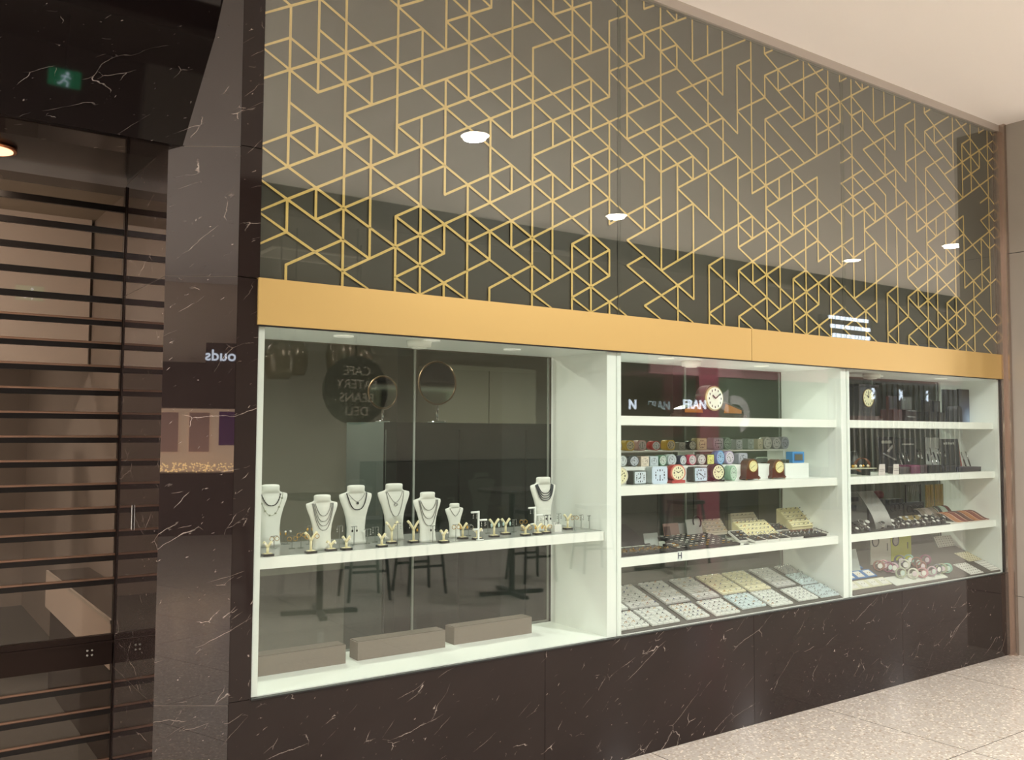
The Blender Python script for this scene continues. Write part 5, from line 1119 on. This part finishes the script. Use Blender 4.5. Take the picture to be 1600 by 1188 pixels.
sbox(1451, 727, 1471, 741, .10, .10, (24, 24, 24), 'low black box before the silver-grey card'); sbox(1472, 728, 1494, 740.5, .10, .10, (26, 26, 30), 'low black box before the charcoal card'); sbox(1495, 730, 1533, 740, .10, .10, (30, 30, 46), 'long navy box at the right end of the pen shelf')
for (a, b_, lab) in ((1373, 1383, 'left'), (1395.5, 1404.5, 'right')):
    x0, x1, z0, z1 = rect(a, 725.5, b_, 738, .10); o = MB().prism([(.008, z1-Z2), (x1-x0, z1-Z2), (x1-x0, .0), (-.002, 0)], 0, .002, 'y').build('price_card', mat('price_card', (214, 204, 200), .6), None, (x0, .10, Z2)); tag(o, lab+' one of two tiny pinkish white price cards on the pen shelf', 'card')
    o2 = MB().box(.008, x1-x0-.004, -.0006, 0, .025, .028).box(.006, x1-x0-.006, -.0006, 0, .036, .039).build('print_lines', mat('print_grey', (120, 110, 108), .6), o)
# trinket stand at the left
x0 = 4.985; x1 = at(1366, 735, .10).x; t = thing('trinket_stand', 'low pale glass shelf heaped with cream and gold trinkets left of the pens', 'display stand', (x0, .08, Z2))
MB().rbox(0, x1-x0, 0, .10, .045, .049, .002, axis='z').build('plate', mat('pale_plate', (196, 196, 168), .2), t); MB().box(.02, .028, .02, .08, 0, .045).box(x1-x0-.05, x1-x0-.042, .02, .08, 0, .045).build('leg', mat('dark_leg', (40, 40, 34), .4), t)
for i in range(9):
    u = .02+(x1-x0-.05)*i/8; m_ = (PEARL, GOLD, mat('ivory', (224, 214, 180), .4))[i % 3]
    o = MB().sphere((0, 0, .012), .013-.0005*i, 10, 6, sz=.9).build('trinket', m_, None, (x0+u, .125+.01*(i % 2), Z2+.0492)); tag(o, 'small '+('pearl white', 'gold', 'ivory')[i % 3]+' trinket on the low glass shelf', 'trinket', ('pearl', 'gold', 'ivory')[i % 3]+' trinkets on the low glass shelf')
p = at(1354, 718, .16); t = thing('coil_bangle', 'brown and gold coiled bangle standing behind the trinkets', 'bangle', (p.x, .2, Z2+.001)); mb = MB()
for i in range(5): mb.torus((.006*i, 0, .062), .045, .0022, (.8, 1, 0), 22, 6)
mb.build('coils', mat('coppery', (120, 76, 48), .35, metal=.5), t); MB().box(-.02, .04, -.02, .02, 0, .016).build('rest', BLACK, t)
o = MB().loft([[Vector((r*cos(2*pi*k/16), .6*r*sin(2*pi*k/16), z)) for k in range(16)] for r, z in ((.06, 0), (.08, .03), (.075, .08), (.05, .12), (.03, .15))]).build('dark_figurine', mat('dark_pewter', (52, 54, 50), .35, metal=.5), None, (at(1338, 720, .3).x, .32, Z2)); tag(o, 'dark rounded pewter object at the back left of the pen shelf', 'ornament')

# third shelf: watches and straps
Z3b = .9705
def watch(px, py, Y, s, m_, face, lab, rz=0, tilt=.9, group='watches on the third shelf', z=None):
    p = at(px, py, Y); z0 = Z3b+.0065 if z is None else z
    t = thing('watch', lab, 'watch', (p.x, Y, z0), rz, group)
    R_ = .028*s; mb = MB(); n = 22
    for k in range(n):                     # strap: a band standing as an upright loop
        a0, a1 = 2*pi*k/n, 2*pi*(k+1)/n; 
        P = [(-.010*s, R_*1.0*cos(a), R_*.86+R_*.86*sin(a)) for a in (a0, a1)]; Q = [(-.010*s, (R_-.002)*cos(a), R_*.86+(R_*.86-.002)*sin(a)) for a in (a0, a1)]
        B = [Vector(q) for q in (P[0], P[1], Q[1], Q[0])]; T = [q+Vector((.02*s, 0, 0)) for q in B]; mb.hexa(B+T)
    mb.build('strap', m_, t)
    ta = radians(128); c = Vector((0, -R_*abs(cos(ta))-.002, R_*.86+R_*.86*sin(ta))); nrm = Vector((0, -abs(cos(ta)), sin(ta))).normalized()
    MB().cyl(c-nrm*.003, c+nrm*.004, .017*s, seg=20).build('watch_case', SILVER if m_ is not BLACKV else mat('steel_dark', (110, 110, 112), .25, metal=1), t)
    MB().cyl(c+nrm*.004, c+nrm*.0045, .0145*s, seg=20).build('dial', face, t); return t
WHF = mat('watch_white', (214, 214, 208), .3); BKF = mat('watch_black', (30, 30, 32), .2)
wl = [(1334, 812, .16, 1.05, BLACKV, BKF, 'black watch at the far left of the third shelf'), (1342, 812, .17, 1.15, SILVER, BKF, 'large steel watch with black dial, left group'), (1352, 813, .18, 1.0, mat('gunmetal', (92, 92, 94), .3, metal=1), WHF, 'grey metal watch with pale dial, left group'),
      (1376, 822, .10, .95, SILVER, BKF, 'steel watch before the curved grey card, front one'), (1384, 815, .15, .9, SILVER, WHF, 'steel watch right of the curved grey card, second'), (1391, 814, .16, .9, SILVER, WHF, 'steel watch right of the curved grey card, third'), (1397, 815, .16, .9, SILVER, BKF, 'steel watch right of the curved grey card, fourth')]
for (px, py, Y, s, m_, f, lab) in wl: watch(px, py, Y, s, m_, f, lab, rz=radians(-20))
o = MB().rbox(0, 1.20, 0, .33, 0, .006, .01, axis='z').build('watch_mat', BLACKV, None, (4.985, .055, Z3b)); tag(o, 'black cloth mat under the watches on the left of the third shelf', 'mat')
wn = 0; WPOS = ('nearest the glass', 'middle row', 'rear row')
for r, (Y, pxs) in enumerate(((.085, (1336, 1344, 1353, 1392, 1400, 1408, 1416, 1424, 1432, 1440, 1448, 1456, 1464, 1472)), (.155, (1340, 1348, 1400, 1409, 1418, 1427, 1436, 1445, 1454, 1463, 1472)), (.23, (1405, 1415, 1425, 1435, 1445, 1455)))):
    for k, px in enumerate(pxs):
        x = at(px, 822, Y).x; m_ = (BLACKV, mat('gunmetal', (92, 92, 94), .3, metal=1), mat('dark_green', (40, 56, 48), .5), SILVER, mat('dark_navy', (36, 38, 60), .5))[(k*2+r) % 5]
        t = thing('cushioned_watch', 'small watch on a black cushion, %s, %s from the left' % (WPOS[r], ('first', 'second', 'third', 'fourth', 'fifth', 'sixth', 'seventh', 'eighth', 'ninth', 'tenth', 'eleventh', 'twelfth', 'thirteenth', 'last')[k]), 'watch', (x, Y, Z3b+.0065+.004*r), radians(rnd.uniform(-35, 15)), 'cushioned watches on the third shelf')
        MB().rbox(-.020, .020, -.020, .020, 0, .016+.006*r, .008, axis='z').build('cushion', BLACKV, t); h = .016+.006*r
        MB().box(-.007, .007, -.022, .022, h, h+.003).box(-.007, .007, -.024, -.021, .002, h+.003).build('strap', m_, t)
        c = Vector((0, -.012, h+.004)); nrm = Vector((0, -.6, .8)); MB().cyl(c, c+nrm*.006, .0125, seg=16).build('watch_case', SILVER, t); MB().cyl(c+nrm*.006, c+nrm*.0065, .010, seg=16).build('dial', (WHF, BKF, WHF)[(k+r) % 3], t)
for (a, b_, zt_, Y, rgb, lab) in ((1389, 1412, 777, .37, (34, 38, 34), 'dark cushion block with looped bracelets, left one at the back of the watch shelf'), (1413, 1444, 782, .36, (38, 42, 34), 'dark olive cushion block, right one at the back of the watch shelf')):
    x0, x1, z0, z1 = rect(a, zt_, b_, 815, Y); t = thing('bracelet_block', lab, 'display block', (x0, Y, Z3b+.0062)); w = x1-x0; H = z1-Z3b-.02
    MB().rbox(0, w, 0, .05, 0, H, .01, axis='y').build('block', mat('block%d' % rgb[1], rgb, .7), t)
    for k in range(3): MB().torus((w*(.22+.28*k), -.006, H*.62), .024, .004, (.3, 1, 0), 18, 6).build('bracelet', BLACK, t)
def curvedcard(px0, px1, pyb, Y, D, H, m_, lab, straps=None, sm=None, zb=Z3b, name='strap_card'):
    x0 = at(px0, pyb, Y).x; x1 = at(px1, pyb, Y).x; w = x1-x0; t = thing(name, lab, 'display card', (x0, Y, zb), 0, 'curved strap cards')
    n = 14; top = [(D*i/n, H*(1-cos(pi*min(1, i/n*1.15)))/2+.0015) for i in range(n+1)]
    MB().prism(top+[(y, z-.003) for y, z in reversed(top)], 0, w, 'x', smooth=False).build('card', m_, t)
    if straps:
        sw = w/straps
        for k in range(straps):
            tp = [(y, z+.0004) for y, z in top[:-1]]
            MB().prism(tp+[(y, z+.002) for y, z in reversed([(a, b+.0016) for a, b in tp])], sw*k+sw*.18, sw*k+sw*.82, 'x').build('strap', sm[k % len(sm)], t)
    return t
MESH = mat('grey_mesh', (134, 132, 126), .4, metal=.3, noise=.3, nscale=200)
x0, x1, z0, z1 = rect(1362, 771, 1388, 832, .14)
t = thing('curved_display', 'tall curved grey mesh display card standing at the left of the watch shelf', 'display card', (x0, .11, Z3b+.0062)); n = 16; w = x1-x0; H = z1-Z3b
top = [(.14*(i/n)**1.6, H*(i/n)) for i in range(n+1)]; MB().prism([(y, z) for y, z in top]+[(y+.004, z) for y, z in reversed(top)], 0, w, 'x').build('card', MESH, t)
x0, x1, z0, z1 = rect(1331, 769, 1377, 800, .34); t = thing('black_watch_panel', 'grey panel with two black bars at the back left of the watch shelf', 'display panel', (4.985, .385, Z3b)); w = x1-4.985
MB().box(0, w, 0, .01, 0, z1-Z3b).build('panel', mat('grey_panel', (128, 128, 122), .5), t); MB().box(.05, w*.75, -.004, 0, .16, .19).box(.05, w*.72, -.004, 0, .10, .135).build('black_bar', CARDK, t)
curvedcard(1424, 1452, 817, .15, .10, .05, mat('gold_mesh_card', (176, 164, 112), .5), 'curved card with gold mesh straps, left of the grey one', 5, [mat('gold_mesh', (170, 148, 84), .35, metal=.7)])
curvedcard(1452, 1478, 815, .20, .12, .085, mat('grey_strap_card', (150, 142, 136), .6), 'tall curved card with grey-brown straps in the middle', 3, [mat('grey_brown', (120, 108, 92), .5), mat('pale_taupe', (160, 148, 136), .5)])
curvedcard(1479, 1500, 812, .22, .12, .088, mat('mint_card', (170, 184, 170), .6), 'tall curved pale green card with a dark red strap edge', 3, [mat('black_strap', (30, 30, 30), .5), mat('pale_mint', (176, 192, 176), .5), mat('dark_red', (96, 34, 30), .5)])
curvedcard(1497, 1551, 823, .09, .16, .055, mat('pink_card', (196, 158, 140), .6), 'wide low curved card with brown leather straps at the right end', 6, [mat('tan_leather', (178, 112, 62), .45), mat('red_leather', (128, 56, 42), .45), mat('wine_leather', (88, 38, 34), .45)])
x0, x1, z0, z1 = rect(1446, 757, 1474, 788, .34); t = thing('gold_chain_card', 'olive-gold card hung with gold chains at the back of the watch shelf', 'display card', (x0, .34, Z3b)); w = x1-x0; H = z1-Z3b
MB().box(0, w*.45, 0, .004, 0, H).box(w*.52, w, 0, .004, 0, H).build('card', mat('olive_gold', (132, 118, 58), .6), t)
for k in range(8):
    u = w*(.06+.11*k+(.05 if k > 3 else 0)); mb = MB(); q = .04+.004*(k % 3)
    mb.tube([(u, -.004, H-.01)]+[(u+.0025*(1 if i % 2 else -1), -.004, H-.02-.012*i) for i in range(int((H-q)/.012)-1)], .0018, 5); mb.build('gold_chain', GOLD, t)
x0, x1, z0, z1 = rect(1417, 757, 1438, 782, .36); t = thing('hanging_chains', 'row of thin silver chains hanging from a dark rail behind the watches', 'chains', (x0, .36, Z3b)); w = x1-x0; H = z1-Z3b
MB().box(-.01, w+.01, 0, .01, H-.004, H).box(-.01, -.004, 0, .01, 0, H).box(w+.004, w+.01, 0, .01, 0, H).build('rail', BLACK, t)
for k in range(7):
    mb = MB(); u = w*(k+.5)/7; ln = .05+.03*((k*5) % 4)/3; mb.tube([(u, -.002, H-.004), (u+.002, -.003, H-ln/2), (u, -.003, H-ln)], .0016, 5); mb.build('chain', SILVER, t)
o = MB().cyl((-.0, 0, .03), (.16, 0, .03), .03, seg=20).build('watch_roll', mat('dark_red_roll', (104, 22, 24), .6), None, (at(1358, 765, .38).x, .40, Z3b+.16)); 
o.location.z = Z3b+.165; tag(o, 'dark red roll on top of the grey panel at the back of the watch shelf', 'roll')
MB().rbox(-.02, .18, -.03, .035, -.165, -.0005, .002, axis='z').build('rest', CARDK, o)
# bottom of the rightmost case
ZB = SILL+.0045; SB = .42; SA = math.atan(SB)
def bz(Y): return ZB+.013+SB*(Y-.02)
t = thing('display_board', 'grey sloping board covering the floor of the rightmost case', 'display board', (0, 0, 0))
MB().hexa([(4.985, .0135, ZB), (6.762, .0135, ZB), (6.762, .42, ZB), (4.985, .42, ZB), (4.985, .0135, bz(.0135)), (6.762, .0135, bz(.0135)), (6.762, .42, bz(.42)), (4.985, .42, bz(.42))]).build('board', mat('grey_brown_board', (96, 90, 86), .75), t)
def hitb(px, py, lift=.002):
    n = Vector((0, -sin(SA), cos(SA))); p0 = Vector((0, .02, ZB+.013))+n*lift; d = ray(px, py); return EYE+d*((p0-EYE).dot(n)/d.dot(n))
ZB2 = ZB+.0125
def poster(px0, py0, px1, py1, Y, rgb, lab):
    x0, x1, z0, z1 = rect(px0, py0, px1, py1, Y); w = x1-x0; H = max(.1, z1-bz(Y)); t = thing('poster_card', lab, 'poster', (x0, Y, bz(Y)+.0005), 0, 'watch poster cards')
    MB().box(0, w, 0, .006, 0, H).build('card', mat('poster_%d' % rgb[0], rgb, .5), t)
    MB().torus((w*.22, -.002, H*.80), .036, .004, (0, 1, 0), 24, 6).cyl((w*.22, -.001, H*.80), (w*.22, .0, H*.80), .034, seg=24, mi=1).build('printed_watch', [INKM, mat('printed_face', (176, 170, 164), .5)], t)
    MB().box(w*.80, w*.84, -.001, 0, H*.42, H*.68).build('printed_line', INKM, t)
poster(1361, 836, 1392, 900, .26, (198, 196, 184), 'white poster card with a printed watch, left of the lime one')
poster(1392.5, 836, 1424, 896, .27, (190, 194, 62), 'lime yellow poster card with a printed watch')
BC = [((150, 110, 100), 'brown'), ((196, 170, 180), 'pale pink'), ((160, 196, 180), 'mint'), ((196, 150, 156), 'rose'), ((120, 122, 128), 'grey'), ((214, 214, 200), 'ivory'), ((150, 96, 120), 'plum'), ((176, 182, 160), 'sage')]
bw = [(1374, 886, 'left group, first'), (1381, 885, 'left group, second'), (1389, 888, 'left group, third'), (1396, 889, 'left group, fourth'), (1406.5, 877, 'rear of the main pile, first'), (1408.5, 897, 'front of the main pile, first'), (1420.5, 876, 'rear of the main pile, second'), (1427.5, 898, 'front of the main pile, second'),
      (1433, 880, 'rear of the main pile, third'), (1442, 897, 'front of the main pile, third'), (1447, 876, 'rear of the main pile, fourth'), (1457, 894.5, 'front of the main pile, fourth'), (1465, 891, 'front of the main pile, fifth'), (1472, 890, 'front of the main pile, sixth'), (1480, 889.5, 'right end of the pile'), (1414, 884, 'middle of the pile, left'), (1440, 886, 'middle of the pile, right')]
for i, (px, py, pos) in enumerate(bw):
    (rgb, nm) = BC[(i*3) % 8]; p = hitb(px, py+8); Y = p.y; R_ = .031
    t = thing('bangle_watch', nm+' bangle watch on the grey board, '+pos, 'watch', (p.x, Y, bz(Y)+.012), radians(-25+rnd.uniform(-12, 12)), 'colourful bangle watches')
    mb = MB(); ks = 24
    for k in range(ks):
        a = 2*pi*k/ks; mb.sphere((0.0, 0, 0), .0001, 3, 2) if False else None
    mb.torus((-.006, 0, R_), R_, .0042, (.35, 1, 0), 26, 8).torus((.004, .006, R_), R_, .0042, (.35, 1, 0), 26, 8)
    mb.build('band', mat('bangle_%d_%d_%d' % rgb, rgb, .25, coat=.4), t)
    c = Vector((0, -.008, R_)); MB().cyl(c, c+Vector((0, -.006, 0)), .019, seg=22).build('watch_case', mat('bangle_%d_%d_%d' % rgb, rgb, .25, coat=.4), t); MB().cyl(c+Vector((0, -.006, 0)), c+Vector((0, -.0066, 0)), .0165, seg=22).build('dial', mat('pale_dial%d' % (i % 3), ((224, 222, 216), (206, 190, 196), (190, 206, 200))[i % 3], .3), t)
    MB().box(-.012, .012, -.010, .010, -.012, .0).build('acrylic_rest', ACRY, t)
# stud sheets lying on the slope
def sheet(A, B, C_, m_, lab, dots, dm):
    a = hitb(*A); b_ = hitb(*B); c = hitb(*C_); w = max(.05, b_.x-a.x); w = min(w, 6.764-a.x); d = max(.03, (min(c.y, .41)-a.y)/cos(SA)); t = thing('stud_sheet', lab, 'stud sheet', a, 0, 'stud earring sheets'); t.rotation_euler = (SA, 0, 0)
    MB().rbox(0, w, 0, d, 0, .003, .002, axis='z').build('sheet', m_, t); nx, ny = dots; mb = MB()
    for i in range(nx):
        for j in range(ny): mb.sphere((w*(i+.5)/nx, d*(j+.5)/ny, .0035), .0032, 6, 4)
    mb.build('studs', dm, t)
SHW = mat('stud_white', (222, 220, 214), .6); SHC = mat('stud_cream', (214, 204, 174), .6); DK = mat('stud_dark', (86, 82, 80), .3, metal=.4)
sheet((1517, 898.5), (1536, 894.5), (1490.7, 882.5), SHW, 'white sheet of studs lying nearest the glass at the right', (6, 5), DK)
sheet((1548.5, 892.5), (1566, 889), (1522, 878), SHW, 'white sheet of studs lying in the right corner', (6, 5), DK)
sheet((1514, 878), (1535, 873), (1492.5, 865), SHC, 'cream sheet of studs lying behind the white ones', (6, 5), DK)
x0, x1, z0, z1 = rect(1467, 851, 1493, 871, .35); t = thing('stud_sheet', 'white sheet of studs standing upright at the back', 'stud sheet', (x0, .35, bz(.35)), 0); t.rotation_euler = (-.45, 0, 0); w = x1-x0; H = .085
MB().box(0, w, 0, .004, 0, H).build('sheet', SHW, t); mb = MB()
for i in range(7):
    for j in range(5): mb.sphere((w*(i+.5)/7, -.001, H*(j+.5)/5), .003, 6, 4)
mb.build('studs', DK, t)
o = pcard(1331, 872, 1345, 905, .22, mat('bluegrey_card', (186, 194, 190), .6), 'blank pale blue-grey card at the left end of the case floor', zb=bz(.22), lean=.25)
BLC = mat('blue_pad', (84, 124, 176), .6)
for r in range(3):
    for c in range(4):
        x = 4.99+.108*c+.012*r; y = .235-.095*r
        t = thing('earring_card', 'white earring card on a %s pad, %s row, %s from the left' % (('blue', 'blue', 'cream')[r], ('back', 'middle', 'front')[r], ('first', 'second', 'third', 'fourth')[c]), 'earring card', (x, y, bz(y)+.001), 0, 'earring cards at the left of the case floor'); t.rotation_euler = (SA+.1, 0, 0)
        MB().box(0, .105, 0, .075, 0, .004).build('pad', (BLC, BLC, mat('cream_pad', (214, 212, 190), .6))[r], t)
        MB().box(.02, .088, .010, .065, .004, .006).build('card', SHW, t); MB().sphere((.04, .038, .008), .003, 8, 5).sphere((.066, .038, .008), .003, 8, 5).build('studs', (SILVER, GOLD, SILVER)[r], t)
t = thing('white_mat', 'white plastic mat along the front glass under the bangle watches', 'mat', (5.46, .024, bz(.024)+.0008)); t.rotation_euler = (SA, 0, 0); MB().rbox(0, .62, 0, .10, 0, .002, .01, axis='z').build('mat', mat('white_mat', (220, 222, 214), .4), t)
